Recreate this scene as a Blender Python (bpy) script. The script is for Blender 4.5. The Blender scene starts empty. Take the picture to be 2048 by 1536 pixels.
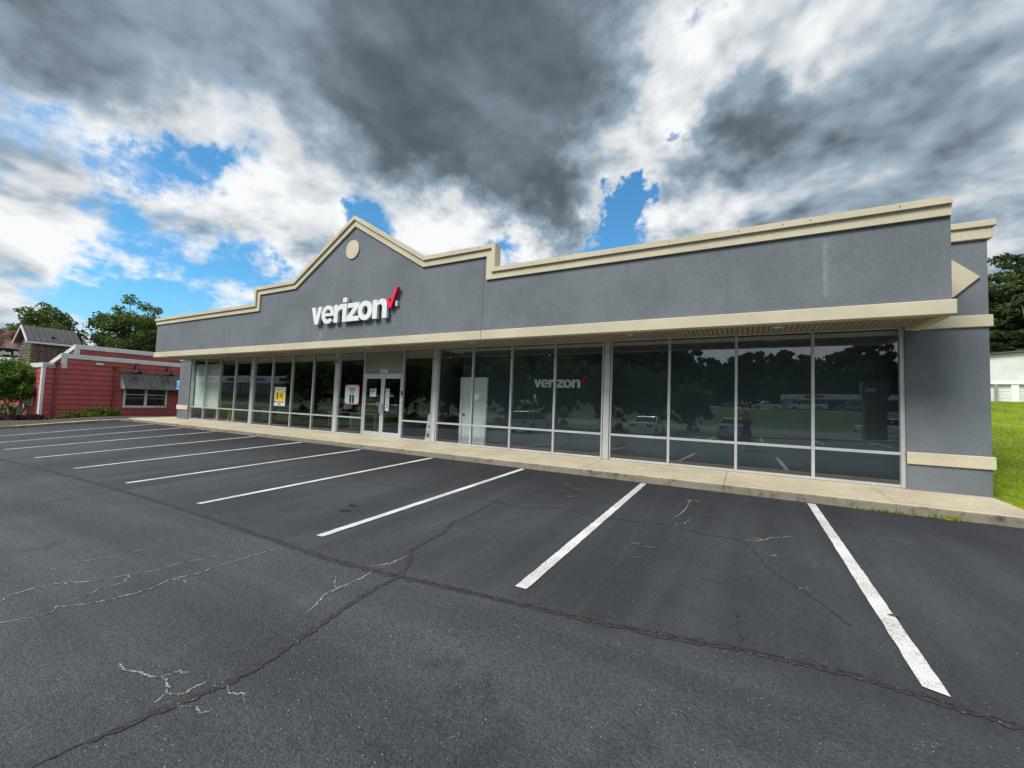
import bpy, bmesh, math, random
from math import radians, sin, cos, pi
from mathutils import Vector, Matrix

random.seed(7)
scene = bpy.context.scene
COL = scene.collection

# ------------------------------------------------------------------ camera
CAM = Vector((0.0, -11.3634, 1.4430))
cam_data = bpy.data.cameras.new('camera')
cam_data.sensor_fit = 'HORIZONTAL'
cam_data.sensor_width = 36.0
cam_data.lens = 36.0 * 824.069 / 2048.0
cam_data.shift_x = -17.779 / 2048.0
cam_data.shift_y = -2.524 / 2048.0
cam_data.clip_start = 0.05
cam_data.clip_end = 2500.0
cam = bpy.data.objects.new('camera', cam_data)
COL.objects.link(cam)
yaw, pitch, roll = 0.5015643, 0.0527446, 0.0346259
fw = Vector((-sin(yaw) * cos(pitch), cos(yaw) * cos(pitch), sin(pitch)))
rt = fw.cross(Vector((0, 0, 1))).normalized()
up = rt.cross(fw)
r2 = cos(roll) * rt + sin(roll) * up
u2 = cos(roll) * up - sin(roll) * rt
cam.matrix_world = Matrix(((r2.x, u2.x, -fw.x, CAM.x), (r2.y, u2.y, -fw.y, CAM.y), (r2.z, u2.z, -fw.z, CAM.z), (0, 0, 0, 1)))
scene.camera = cam

# ------------------------------------------------------------------ light
SUN_EL, SUN_AZ = radians(46), radians(205)          # azimuth measured from +Y towards +X
sd = Vector((sin(SUN_AZ) * cos(SUN_EL), cos(SUN_AZ) * cos(SUN_EL), sin(SUN_EL)))
sun_data = bpy.data.lights.new('sun', 'SUN')
sun_data.energy = 2.0
sun_data.angle = radians(24)
sun_data.color = (1.0, 0.975, 0.94)
sun = bpy.data.objects.new('sun', sun_data)
COL.objects.link(sun)
sun.rotation_euler = sd.to_track_quat('Z', 'Y').to_euler()
sun.location = (0, 0, 30)

SKY_STRENGTH = 0.1
world = bpy.data.worlds.new('World')
scene.world = world
world.use_nodes = True


class NT:
    """small helper to write node trees as expressions"""
    def __init__(self, tree):
        self.t = tree

    def n(self, kind, **kw):
        nd = self.t.nodes.new(kind)
        for k, v in kw.items():
            setattr(nd, k, v)
        return nd

    def link(self, a, b):
        self.t.links.new(a, b)

    def put(self, sock, v):
        if v is None:
            return
        if isinstance(v, bpy.types.NodeSocket):
            self.t.links.new(v, sock)
        else:
            sock.default_value = v

    def m(self, op, a, b=None, c=None, clamp=False):
        nd = self.n('ShaderNodeMath', operation=op, use_clamp=clamp)
        for i, v in enumerate((a, b, c)):
            self.put(nd.inputs[i], v)
        return nd.outputs[0]

    def v(self, op, a, b=None, scale=None):
        nd = self.n('ShaderNodeVectorMath', operation=op)
        self.put(nd.inputs[0], a)
        if b is not None:
            self.put(nd.inputs[1], b)
        if scale is not None:
            self.put(nd.inputs['Scale'], scale)
        return nd.outputs['Value'] if op in ('DOT_PRODUCT', 'LENGTH', 'DISTANCE') else nd.outputs[0]

    def noise(self, vec, scale, detail=2.0, rough=0.5, dist=0.0, col=False):
        nd = self.n('ShaderNodeTexNoise')
        self.put(nd.inputs['Vector'], vec)
        nd.inputs['Scale'].default_value = scale
        nd.inputs['Detail'].default_value = detail
        nd.inputs['Roughness'].default_value = rough
        nd.inputs['Distortion'].default_value = dist
        return nd.outputs['Color' if col else 'Fac']

    def voro(self, vec, scale, feature='F1', out='Distance', rand=1.0):
        nd = self.n('ShaderNodeTexVoronoi', feature=feature)
        self.put(nd.inputs['Vector'], vec)
        nd.inputs['Scale'].default_value = scale
        nd.inputs['Randomness'].default_value = rand
        return nd.outputs[out]

    def ss(self, x, a, b, lo=0.0, hi=1.0, smooth=True):
        nd = self.n('ShaderNodeMapRange', interpolation_type='SMOOTHSTEP' if smooth else 'LINEAR')
        nd.clamp = True
        self.put(nd.inputs['Value'], x)
        for k, q in (('From Min', a), ('From Max', b), ('To Min', lo), ('To Max', hi)):
            self.put(nd.inputs[k], q)
        return nd.outputs[0]

    def mix(self, f, a, b, blend='MIX'):
        nd = self.n('ShaderNodeMix', data_type='RGBA', blend_type=blend)
        self.put(nd.inputs[0], f)
        for s, q in ((nd.inputs[6], a), (nd.inputs[7], b)):
            self.put(s, (tuple(q) + (1.0,))[:4] if isinstance(q, (tuple, list)) else q)
        return nd.outputs[2]


def make_world():
    t = world.node_tree
    for nd in list(t.nodes):
        t.nodes.remove(nd)
    w = NT(t)
    out = w.n('ShaderNodeOutputWorld')
    bg = w.n('ShaderNodeBackground')
    bg.inputs['Strength'].default_value = SKY_STRENGTH
    w.link(bg.outputs[0], out.inputs[0])
    sky = w.n('ShaderNodeTexSky', sky_type='NISHITA')
    sky.sun_disc = False
    sky.sun_elevation = SUN_EL
    sky.sun_rotation = SUN_AZ
    sky.air_density = 1.0
    sky.dust_density = 0.6
    sky.ozone_density = 2.0
    d = w.v('NORMALIZE', w.n('ShaderNodeTexCoord').outputs['Generated'])

    def plane(vec):
        sep = w.n('ShaderNodeSeparateXYZ')
        w.link(vec, sep.inputs[0])
        z = w.m('ADD', w.m('MAXIMUM', sep.outputs[2], 0.0), 0.30)
        return w.v('DIVIDE', vec, w.n_comb(z, z, 1.0)), sep.outputs[2]

    def comb(x, y, z):
        c = w.n('ShaderNodeCombineXYZ')
        for i, q in enumerate((x, y, z)):
            w.put(c.inputs[i], q)
        return c.outputs[0]
    w.n_comb = comb

    wob = w.v('SUBTRACT', w.noise(d, 6.0, 2.0, 0.5, 0.0, col=True), (0.5, 0.5, 0.5))
    wob2 = w.v('SUBTRACT', w.noise(d, 19.0, 5.0, 0.62, 0.0, col=True), (0.5, 0.5, 0.5))
    dw = w.v('NORMALIZE', w.v('ADD', d, w.v('ADD', w.v('SCALE', wob, scale=0.13), w.v('SCALE', wob2, scale=0.15))))

    def blobs(items):
        acc = None
        for c, width, a in items:
            k = 1.0 / (2 * (width * 0.5) ** 2)
            e = w.m('MULTIPLY', w.m('EXPONENT', w.m('MULTIPLY_ADD', w.v('DOT_PRODUCT', dw, Vector(c).normalized()), 2 * k * 0.5, -2 * k * 0.5)), a)
            acc = e if acc is None else w.m('ADD', acc, e)
        return acc

    # directions (world space) where the photographed sky is heavy, grey or open
    heavy = blobs([((-.66, .40, .64), .20, .50), ((-.44, .58, .68), .22, .52), ((-.58, .575, .575), .16, .60), ((-.44, .735, .515), .14, .64),
                   ((-.30, .71, .64), .14, .48), ((-.375, .84, .415), .075, .60), ((-.50, .68, .53), .10, .35), ((-.30, .40, .86), .35, .6),
                   ((.117, .847, .518), .14, .25), ((.242, .835, .495), .14, .22), ((.36, .84, .42), .13, .20), ((.0, .83, .56), .09, .36), ((.02, .86, .50), .09, .25),
                   ((.30, .90, .33), .16, .16), ((.12, .935, .34), .13, .10),
                   ((-.862, .186, .472), .13, .36), ((-.84, .10, .54), .17, .36), ((-.76, .27, .60), .13, .28), ((-.90, .10, .42), .08, .2)])
    heavy = w.m('MINIMUM', heavy, 1.0)
    gaps = blobs([((-.872, .301, .387), .055, .55), ((-.905, .245, .345), .046, .52), ((-.908, .165, .383), .050, .54), ((-.835, .37, .395), .045, .45),
                  ((-.952, .265, .163), .080, .55), ((-.90, .36, .20), .05, .35), ((-.681, .61, .406), .050, .56), ((-.72, .57, .39), .035, .3),
                  ((-.270, .885, .380), .058, .85), ((-.240, .868, .430), .050, .85), ((-.20, .856, .475), .040, .85), ((-.116, .82, .56), .026, .75),
                  ((-.489, .792, .365), .06, .6), ((-.858, .44, .265), .05, .5), ((.40, .91, .17), .09, .30), ((-.05, .715, .71), .03, .4)])
    bright = blobs([((-.074, .738, .67), .085, .60), ((.103, .79, .604), .05, .40), ((-.14, .80, .585), .06, .40), ((-.14, .91, .41), .055, .45), ((-.80, .40, .45), .10, .3),
                    ((-.62, .70, .36), .09, .35), ((-.45, .83, .33), .06, .3), ((-.85, .45, .25), .12, .3), ((-.93, .28, .27), .12, .25)])

    def field(vec, detail):
        p, z = plane(vec)
        big = w.noise(p, 1.3, 2.0, 0.5, 0.0)
        puff = w.noise(w.v('ADD', p, (3.7, 1.2, 0.4)), 2.7, detail, 0.60, 0.15)
        return big, puff, z

    big, puff, z = field(d, 9.0)
    _, low1, _ = field(d, 4.0)
    sh = w.v('NORMALIZE', w.v('ADD', d, (0.0, 0.02, 0.048)))
    _, low2, _ = field(sh, 4.0)
    # how much cloud there is along this direction
    cover = w.m('ADD', w.m('MULTIPLY', w.m('SUBTRACT', big, 0.5), 0.9), w.m('MULTIPLY', w.m('SUBTRACT', puff, 0.5), 1.9))
    cover = w.m('ADD', cover, 0.26)
    cover = w.m('ADD', cover, w.m('MULTIPLY', heavy, 0.7))
    cover = w.m('SUBTRACT', cover, gaps)
    soft = w.m('MULTIPLY_ADD', w.ss(w.noise(d, 3.0, 2.0, 0.5), 0.35, 0.65), 0.22, 0.12)
    mask = w.ss(cover, -0.10, w.m('ADD', soft, w.m('MULTIPLY', heavy, 0.25)))
    # how thick it is: thick cloud seen from below is grey, thin cloud and rims are white
    lit = w.m('MULTIPLY', w.m('SUBTRACT', low1, low2), 3.3)
    thick = w.m('ADD', w.m('MULTIPLY', w.m('SUBTRACT', cover, 0.26), w.m('MULTIPLY_ADD', heavy, -0.25, 0.62)), w.m('MULTIPLY', heavy, 0.47))
    thick = w.m('SUBTRACT', thick, w.m('MULTIPLY', lit, w.m('MULTIPLY_ADD', heavy, -0.70, 1.0)))
    thick = w.m('SUBTRACT', thick, bright)
    f0 = w.ss(thick, -0.36, 0.08)
    f1 = w.ss(thick, -0.02, 0.40)
    f2 = w.ss(thick, 0.26, 0.85)
    k = 1.0 / SKY_STRENGTH
    glow = tuple(c * k for c in (0.49, 0.50, 0.505))
    white = tuple(c * k for c in (0.365, 0.383, 0.400))
    grey = tuple(c * k for c in (0.176, 0.224, 0.270))
    dark = tuple(c * k for c in (0.045, 0.060, 0.072))
    cc = w.mix(f2, w.mix(f1, w.mix(f0, glow, white), grey), dark)
    haze = w.ss(z, 0.0, 0.20, 0.45, 0.0)
    skyc = w.mix(1.0, sky.outputs[0], (0.40, 0.82, 0.97), 'MULTIPLY')
    col = w.mix(mask, skyc, cc)
    col = w.mix(haze, col, tuple(c * k for c in (0.29, 0.36, 0.43)))
    w.link(col, bg.inputs['Color'])
    world.cycles.sampling_method = 'MANUAL'
    world.cycles.sample_map_resolution = 512


make_world()
scene.view_settings.view_transform = 'Standard'
scene.view_settings.look = 'None'
scene.view_settings.exposure = 0.95
scene.view_settings.gamma = 1.0
scene.view_settings.use_curve_mapping = False
scene.render.engine = 'CYCLES'
scene.cycles.use_denoising = True
scene.cycles.max_bounces = 8
scene.cycles.transparent_max_bounces = 24


# ================================================================== helpers
import numpy as np
rng = np.random.default_rng(11)
ORG = {}


def tag(o, label=None, cat=None, group=None, kind=None):
    if label:
        o['label'] = label
    if cat:
        o['category'] = cat
    if group:
        o['group'] = group
    if kind:
        o['kind'] = kind
    return o


def link(o, parent=None):
    COL.objects.link(o)
    if parent is not None:
        o.parent = parent
    return o


def empty(name, loc, rotz=0.0, parent=None):
    o = bpy.data.objects.new(name, None)
    o.empty_display_size = 0.2
    o.location = loc
    o.rotation_euler = (0, 0, rotz)
    link(o, parent)
    ORG[o] = Vector(loc)
    return o


class MB:
    """collects faces, then becomes one mesh object; local=True keeps coordinates as they are"""
    def __init__(self):
        self.v, self.f, self.mi = [], [], []

    def add(self, vs, fs, mi=0):
        b = len(self.v)
        self.v += [tuple(p) for p in vs]
        self.f += [tuple(i + b for i in f) for f in fs]
        self.mi += [mi] * len(fs)
        return self

    def box(self, x0, x1, y0, y1, z0, z1, mi=0):
        vs = [(x0, y0, z0), (x1, y0, z0), (x1, y1, z0), (x0, y1, z0), (x0, y0, z1), (x1, y0, z1), (x1, y1, z1), (x0, y1, z1)]
        return self.add(vs, [(3, 2, 1, 0), (4, 5, 6, 7), (0, 1, 5, 4), (1, 2, 6, 5), (2, 3, 7, 6), (3, 0, 4, 7)], mi)

    def bbox(self, x0, x1, y0, y1, z0, z1, b=0.01, mi=0):
        """box with chamfered vertical and horizontal edges"""
        bm = bmesh.new()
        bmesh.ops.create_cube(bm, size=1.0)
        for v in bm.verts:
            v.co = Vector(((x0 + x1) / 2 + v.co.x * (x1 - x0), (y0 + y1) / 2 + v.co.y * (y1 - y0), (z0 + z1) / 2 + v.co.z * (z1 - z0)))
        bmesh.ops.bevel(bm, geom=bm.edges[:], offset=b, segments=1, affect='EDGES')
        bm.verts.index_update()
        self.add([v.co for v in bm.verts], [[v.index for v in f.verts] for f in bm.faces], mi)
        bm.free()
        return self

    def hexa(self, p, mi=0):
        """8 corner points: bottom ring then top ring"""
        return self.add(p, [(3, 2, 1, 0), (4, 5, 6, 7), (0, 1, 5, 4), (1, 2, 6, 5), (2, 3, 7, 6), (3, 0, 4, 7)], mi)

    def tube(self, pts, rads, n=8, cap=True, mi=0):
        pts = [Vector(p) for p in pts]
        if not hasattr(rads, '__len__'):
            rads = [rads] * len(pts)
        rings = []
        for i, p in enumerate(pts):
            t = (pts[min(i + 1, len(pts) - 1)] - pts[max(i - 1, 0)])
            t = t.normalized() if t.length > 1e-9 else Vector((0, 0, 1))
            a = t.cross(Vector((0, 0, 1)))
            if a.length < 1e-3:
                a = t.cross(Vector((0, 1, 0)))
            a.normalize()
            b = t.cross(a)
            rings.append([p + (a * cos(2 * pi * k / n) + b * sin(2 * pi * k / n)) * rads[i] for k in range(n)])
        vs = [q for r in rings for q in r]
        fs = []
        for i in range(len(pts) - 1):
            for k in range(n):
                fs.append((i * n + k, i * n + (k + 1) % n, (i + 1) * n + (k + 1) % n, (i + 1) * n + k))
        if cap:
            fs.append(tuple(range(n)))
            fs.append(tuple((len(pts) - 1) * n + k for k in reversed(range(n))))
        return self.add(vs, fs, mi)

    def poly(self, loops, to3, depth, mi=0):
        """filled 2-D outline (first loop outer, others holes) extruded: to3(u, v, w) maps to 3-D"""
        from mathutils.geometry import tessellate_polygon
        flat = [p for l in loops for p in l]
        tris = tessellate_polygon([[Vector((p[0], p[1], 0)) for p in l] for l in loops])
        n = len(flat)
        vs = [to3(p[0], p[1], 0.0) for p in flat] + [to3(p[0], p[1], depth) for p in flat]
        fs = [tuple(t) for t in tris] + [tuple(i + n for i in reversed(t)) for t in tris]
        b = 0
        for l in loops:
            m = len(l)
            for i in range(m):
                fs.append((b + i, b + (i + 1) % m, n + b + (i + 1) % m, n + b + i))
            b += m
        return self.add(vs, fs, mi)

    def build(self, name, mats, parent=None, org=None, smooth=False, kind=None):
        o_ = ORG.get(parent, Vector((0, 0, 0))) if org is None else Vector(org)
        me = bpy.data.meshes.new(name)
        me.from_pydata([(p[0] - o_.x, p[1] - o_.y, p[2] - o_.z) for p in self.v], [], self.f)
        mats = mats if isinstance(mats, (list, tuple)) else [mats]
        for m_ in mats:
            me.materials.append(m_)
        if len(mats) > 1:
            me.polygons.foreach_set('material_index', self.mi)
        bm = bmesh.new()
        bm.from_mesh(me)
        bmesh.ops.recalc_face_normals(bm, faces=bm.faces)
        bm.to_mesh(me)
        bm.free()
        if smooth:
            me.polygons.foreach_set('use_smooth', [True] * len(me.polygons))
        me.update()
        o = bpy.data.objects.new(name, me)
        if parent is None or org is not None:
            base = ORG.get(parent, Vector((0, 0, 0)))
            o.location = (o_ - base) if parent is not None else o_
        link(o, parent)
        ORG[o] = o_
        if kind:
            o['kind'] = kind
        return o


def clone(o, loc, parent, scale=None, rotz=None):
    """another object that shares the mesh of o; loc is in the parent's frame"""
    c = bpy.data.objects.new(o.name.split('.')[0], o.data)
    c.location = loc
    if scale:
        c.scale = scale
    if rotz is not None:
        c.rotation_euler = (0, 0, rotz)
    link(c, parent)
    return c


def copy_tree(o, parent=None, loc=None, rotz=None, scale=None, label=None):
    c = o.copy()
    COL.objects.link(c)
    c.parent = parent
    if loc is not None:
        c.location = loc
    if rotz is not None:
        c.rotation_euler = (0, 0, rotz)
    if scale is not None:
        c.scale = scale
    if label:
        c['label'] = label
    for ch in list(o.children):
        copy_tree(ch, c)
    return c


# ================================================================== materials
def new_mat(name):
    m = bpy.data.materials.new(name)
    m.use_nodes = True
    t = m.node_tree
    bsdf = t.nodes['Principled BSDF']
    return m, NT(t), bsdf


def pmat(name, col, rough=0.6, var=0.12, vscale=1.5, fine=0.08, fscale=60.0, bump=0.0, bscale=80.0, metal=0.0, spec=0.5, tint=None, world=False, coat=0.0):
    """painted / mineral surface: base colour with large soft variation, fine grain and fine relief"""
    m, w, b = new_mat(name)
    vec = w.n('ShaderNodeNewGeometry').outputs['Position'] if world else w.n('ShaderNodeTexCoord').outputs['Object']
    n1 = w.noise(vec, vscale, 5.0, 0.6)
    n2 = w.noise(vec, fscale, 3.0, 0.6)
    lo = tuple(max(0.0, c * (1 - var)) for c in col)
    hi = tuple(min(1.0, c * (1 + var)) for c in (tint or col))
    c = w.mix(w.ss(n1, 0.3, 0.7), lo, hi)
    c = w.mix(1.0, c, w.mix(w.ss(n2, 0.3, 0.7), (1 - fine,) * 3, (1 + fine,) * 3), 'MULTIPLY')
    w.link(c, b.inputs['Base Color'])
    b.inputs['Roughness'].default_value = rough
    b.inputs['Metallic'].default_value = metal
    b.inputs['Specular IOR Level'].default_value = spec
    b.inputs['Coat Weight'].default_value = coat
    if bump:
        bp = w.n('ShaderNodeBump')
        bp.inputs['Strength'].default_value = 1.0
        bp.inputs['Distance'].default_value = bump
        w.link(w.noise(vec, bscale, 3.0, 0.6), bp.inputs['Height'])
        w.link(bp.outputs[0], b.inputs['Normal'])
    return m


def stucco():
    m, w, b = new_mat('grey_stucco')
    g = w.n('ShaderNodeNewGeometry').outputs['Position']
    sp = w.n('ShaderNodeSeparateXYZ')
    w.link(g, sp.inputs[0])
    n1 = w.noise(g, 0.55, 5.0, 0.6)
    n2 = w.noise(g, 34.0, 4.0, 0.7)
    n3 = w.noise(w.v('MULTIPLY', g, (9.0, 9.0, 0.8)), 1.0, 4.0, 0.6)
    c = w.mix(w.ss(n1, 0.3, 0.72), (0.128, 0.147, 0.160), (0.168, 0.189, 0.203))
    c = w.mix(1.0, c, w.mix(w.ss(n2, 0.25, 0.75), (0.86, 0.86, 0.86), (1.14, 1.14, 1.14)), 'MULTIPLY')
    c = w.mix(w.ss(n3, 0.56, 0.80, 0.0, 0.45), c, (0.20, 0.22, 0.23))
    # pale wash-out streaks running down from two leaks
    acc = None
    for sx, wid, z0, z1, a in ((-13.75, 0.10, 3.45, 4.25, 0.75), (1.33, 0.10, 3.6, 4.95, 0.6), (-12.2, 0.05, 3.5, 4.1, 0.35), (-20.2, 0.08, 3.5, 4.9, 0.3)):
        dx = w.m('ABSOLUTE', w.m('SUBTRACT', w.m('ADD', sp.outputs[0], w.m('MULTIPLY', w.m('SUBTRACT', n3, 0.5), 0.22)), sx))
        s = w.m('MULTIPLY', w.ss(dx, 0.0, wid, a, 0.0), w.m('MULTIPLY', w.ss(sp.outputs[2], z0, z0 + 0.2), w.ss(sp.outputs[2], z1 - 0.2, z1, 1.0, 0.0)))
        acc = s if acc is None else w.m('ADD', acc, s)
    acc = w.m('MULTIPLY', acc, w.ss(w.noise(g, 14.0, 3.0, 0.7), 0.3, 0.65))
    c = w.mix(acc, c, (0.30, 0.33, 0.34))
    # faint dirty runs under the coping, uneven fading
    runs = w.noise(w.v('MULTIPLY', g, (5.0, 5.0, 0.35)), 1.0, 5.0, 0.65)
    c = w.mix(w.ss(runs, 0.58, 0.78, 0.0, 0.30), c, (0.075, 0.085, 0.09))
    c = w.mix(w.ss(w.noise(w.v('MULTIPLY', g, (0.5, 0.5, 3.5)), 1.0, 5.0, 0.7), 0.56, 0.74, 0.0, 0.22), c, (0.21, 0.235, 0.25))
    w.link(c, b.inputs['Base Color'])
    b.inputs['Roughness'].default_value = 0.82
    b.inputs['Specular IOR Level'].default_value = 0.3
    bp = w.n('ShaderNodeBump')
    bp.inputs['Distance'].default_value = 0.006
    bp.inputs['Strength'].default_value = 0.9
    hh = w.m('ADD', w.noise(g, 60.0, 4.0, 0.65), w.m('MULTIPLY', w.noise(w.v('MULTIPLY', g, (1.0, 1.0, 4.0)), 3.0, 4.0, 0.6), 0.35))
    w.link(hh, bp.inputs['Height'])
    w.link(bp.outputs[0], b.inputs['Normal'])
    return m


def asphalt():
    m, w, b = new_mat('asphalt')
    g = w.n('ShaderNodeNewGeometry').outputs['Position']
    sp = w.n('ShaderNodeSeparateXYZ')
    w.link(g, sp.inputs[0])
    x, y = sp.outputs[0], sp.outputs[1]
    n1 = w.noise(g, 0.42, 6.0, 0.62)
    n2 = w.noise(g, 2.2, 5.0, 0.6)
    # newer seal coat, darker towards kerb; older greyer drive lane beyond the long crack
    edge = w.m('ADD', y, w.m('MULTIPLY', w.m('SUBTRACT', n2, 0.5), 0.5))
    lane = w.ss(edge, -8.3, -7.9, 1.0, 0.0)
    near = w.ss(w.m('ADD', y, w.m('MULTIPLY', w.m('SUBTRACT', n1, 0.5), 4.0)), -5.6, -2.4)
    base = w.mix(w.ss(n1, 0.3, 0.7), (0.037, 0.0405, 0.0455), (0.051, 0.055, 0.061))
    base = w.mix(lane, base, w.mix(w.ss(n1, 0.3, 0.7), (0.049, 0.0535, 0.060), (0.067, 0.0725, 0.080)))
    base = w.mix(near, base, (0.022, 0.023, 0.027))
    base = w.mix(w.ss(n2, 0.55, 0.8, 0.0, 0.4), base, w.mix(lane, (0.060, 0.063, 0.066), (0.095, 0.10, 0.105)))
    base = w.mix(w.ss(w.noise(g, 0.9, 4.0, 0.7, 0.4), 0.60, 0.72, 0.0, 0.55), base, (0.030, 0.031, 0.034))
    # tyre-polished bands along the lane and in and out of the bays, faded islands
    tyre = w.noise(w.v('MULTIPLY', g, (0.12, 1.5, 1.0)), 1.0, 4.0, 0.6)
    tyre2 = w.noise(w.v('MULTIPLY', g, (1.7, 0.16, 1.0)), 1.0, 4.0, 0.6)
    tk = w.mix(lane, tyre2, tyre)
    base = w.mix(1.0, base, w.mix(w.ss(tk, 0.32, 0.70), (0.80, 0.80, 0.80), (1.20, 1.20, 1.19)), 'MULTIPLY')
    base = w.mix(1.0, base, w.mix(w.ss(w.noise(g, 0.16, 3.0, 0.6), 0.35, 0.65), (0.88, 0.88, 0.88), (1.12, 1.12, 1.11)), 'MULTIPLY')
    # aggregate: stones of different greys, some nearly white
    cell = w.n('ShaderNodeTexVoronoi')
    w.link(g, cell.inputs['Vector'])
    cell.inputs['Scale'].default_value = 85.0
    rc = w.n('ShaderNodeSeparateXYZ')
    w.link(cell.outputs['Color'], rc.inputs[0])
    grain = w.mix(rc.outputs[0], (0.55, 0.55, 0.55), (1.45, 1.45, 1.45))
    amt = w.m('MULTIPLY_ADD', lane, 0.25, 0.50)
    base = w.mix(amt, base, w.mix(1.0, base, grain, 'MULTIPLY'))
    cell2 = w.n('ShaderNodeTexVoronoi')
    w.link(g, cell2.inputs['Vector'])
    cell2.inputs['Scale'].default_value = 78.0
    rc2 = w.n('ShaderNodeSeparateXYZ')
    w.link(cell2.outputs['Color'], rc2.inputs[0])
    speck = w.m('MULTIPLY', w.m('GREATER_THAN', rc2.outputs[1], w.m('MULTIPLY_ADD', lane, -0.035, 0.985)), w.m('LESS_THAN', cell2.outputs['Distance'], 0.26))
    speck = w.m('MULTIPLY', speck, w.ss(w.noise(g, 1.1, 4.0, 0.7), 0.36, 0.60))
    base = w.mix(w.m('MULTIPLY', speck, w.ss(rc2.outputs[2], 0.0, 1.0, 0.25, 0.95)), base, (0.50, 0.50, 0.48))
    w.link(base, b.inputs['Base Color'])
    b.inputs['Specular IOR Level'].default_value = 0.38
    w.link(w.ss(rc.outputs[1], 0.0, 1.0, 0.62, 0.92), b.inputs['Roughness'])
    bp = w.n('ShaderNodeBump')
    w.link(w.m('MULTIPLY_ADD', lane, 0.45, 0.40), bp.inputs['Strength'])
    bp.inputs['Distance'].default_value = 0.006
    hh = w.m('ADD', w.m('MULTIPLY', cell.outputs['Distance'], -1.0), w.m('MULTIPLY', w.noise(g, 30.0, 4.0, 0.7), 1.3))
    w.link(hh, bp.inputs['Height'])
    w.link(bp.outputs[0], b.inputs['Normal'])
    return m


def line_paint():
    m, w, b = new_mat('white_line_paint')
    g = w.n('ShaderNodeNewGeometry').outputs['Position']
    n1 = w.noise(g, 1.3, 5.0, 0.65)
    pit = w.noise(g, 75.0, 3.0, 0.7)
    c = w.mix(w.ss(n1, 0.35, 0.7), (0.74, 0.74, 0.69), (0.54, 0.54, 0.50))
    worn = w.m('MULTIPLY', w.ss(pit, 0.52, 0.60), w.ss(n1, 0.36, 0.60, 0.25, 0.95))
    c = w.mix(worn, c, (0.16, 0.16, 0.16))
    w.link(c, b.inputs['Base Color'])
    b.inputs['Roughness'].default_value = 0.75
    bp = w.n('ShaderNodeBump')
    bp.inputs['Distance'].default_value = 0.004
    bp.inputs['Strength'].default_value = 0.5
    w.link(w.noise(g, 90.0, 3.0, 0.7), bp.inputs['Height'])
    w.link(bp.outputs[0], b.inputs['Normal'])
    return m


def concrete(name, col, dirt, amount=0.5, rough=0.85, pit=0.004):
    m, w, b = new_mat(name)
    g = w.n('ShaderNodeNewGeometry').outputs['Position']
    n1 = w.noise(g, 0.8, 5.0, 0.62)
    n2 = w.noise(g, 5.0, 6.0, 0.68)
    n3 = w.noise(g, 55.0, 4.0, 0.7)
    c = w.mix(w.ss(n1, 0.3, 0.7), tuple(q * 0.86 for q in col), tuple(min(1, q * 1.10) for q in col))
    c = w.mix(w.ss(n2, 0.47, 0.74, 0.0, amount), c, dirt)
    c = w.mix(1.0, c, w.mix(w.ss(n3, 0.3, 0.7), (0.84,) * 3, (1.12,) * 3), 'MULTIPLY')
    w.link(c, b.inputs['Base Color'])
    b.inputs['Roughness'].default_value = rough
    b.inputs['Specular IOR Level'].default_value = 0.3
    bp = w.n('ShaderNodeBump')
    bp.inputs['Distance'].default_value = pit
    w.link(w.m('ADD', n3, n2), bp.inputs['Height'])
    w.link(bp.outputs[0], b.inputs['Normal'])
    return m


def glass(name='window_glass', tint=(0.93, 0.96, 0.955), refl=0.085):
    m = bpy.data.materials.new(name)
    m.use_nodes = True
    t = m.node_tree
    for nd in list(t.nodes):
        t.nodes.remove(nd)
    w = NT(t)
    out = w.n('ShaderNodeOutputMaterial')
    tr = w.n('ShaderNodeBsdfTransparent')
    tr.inputs[0].default_value = tint + (1,)
    gl = w.n('ShaderNodeBsdfGlossy')
    gl.inputs['Roughness'].default_value = 0.0
    gl.inputs['Color'].default_value = (0.93, 0.97, 1.0, 1)
    geo = w.n('ShaderNodeNewGeometry')
    g = geo.outputs['Position']
    c1 = w.m('SUBTRACT', 1.0, w.m('ABSOLUTE', w.v('DOT_PRODUCT', geo.outputs['Incoming'], geo.outputs['Normal'])), clamp=True)
    schlick = w.m('MULTIPLY_ADD', w.m('POWER', c1, 5.0), 1.0 - refl, refl)
    bp = w.n('ShaderNodeBump')
    bp.inputs['Strength'].default_value = 0.05
    bp.inputs['Distance'].default_value = 0.02
    w.link(w.noise(g, 0.9, 1.0, 0.4), bp.inputs['Height'])
    w.link(bp.outputs[0], gl.inputs['Normal'])
    fac = schlick
    mx = w.n('ShaderNodeMixShader')
    w.link(fac, mx.inputs[0])
    w.link(tr.outputs[0], mx.inputs[1])
    w.link(gl.outputs[0], mx.inputs[2])
    w.link(mx.outputs[0], out.inputs[0])
    return m


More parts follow.
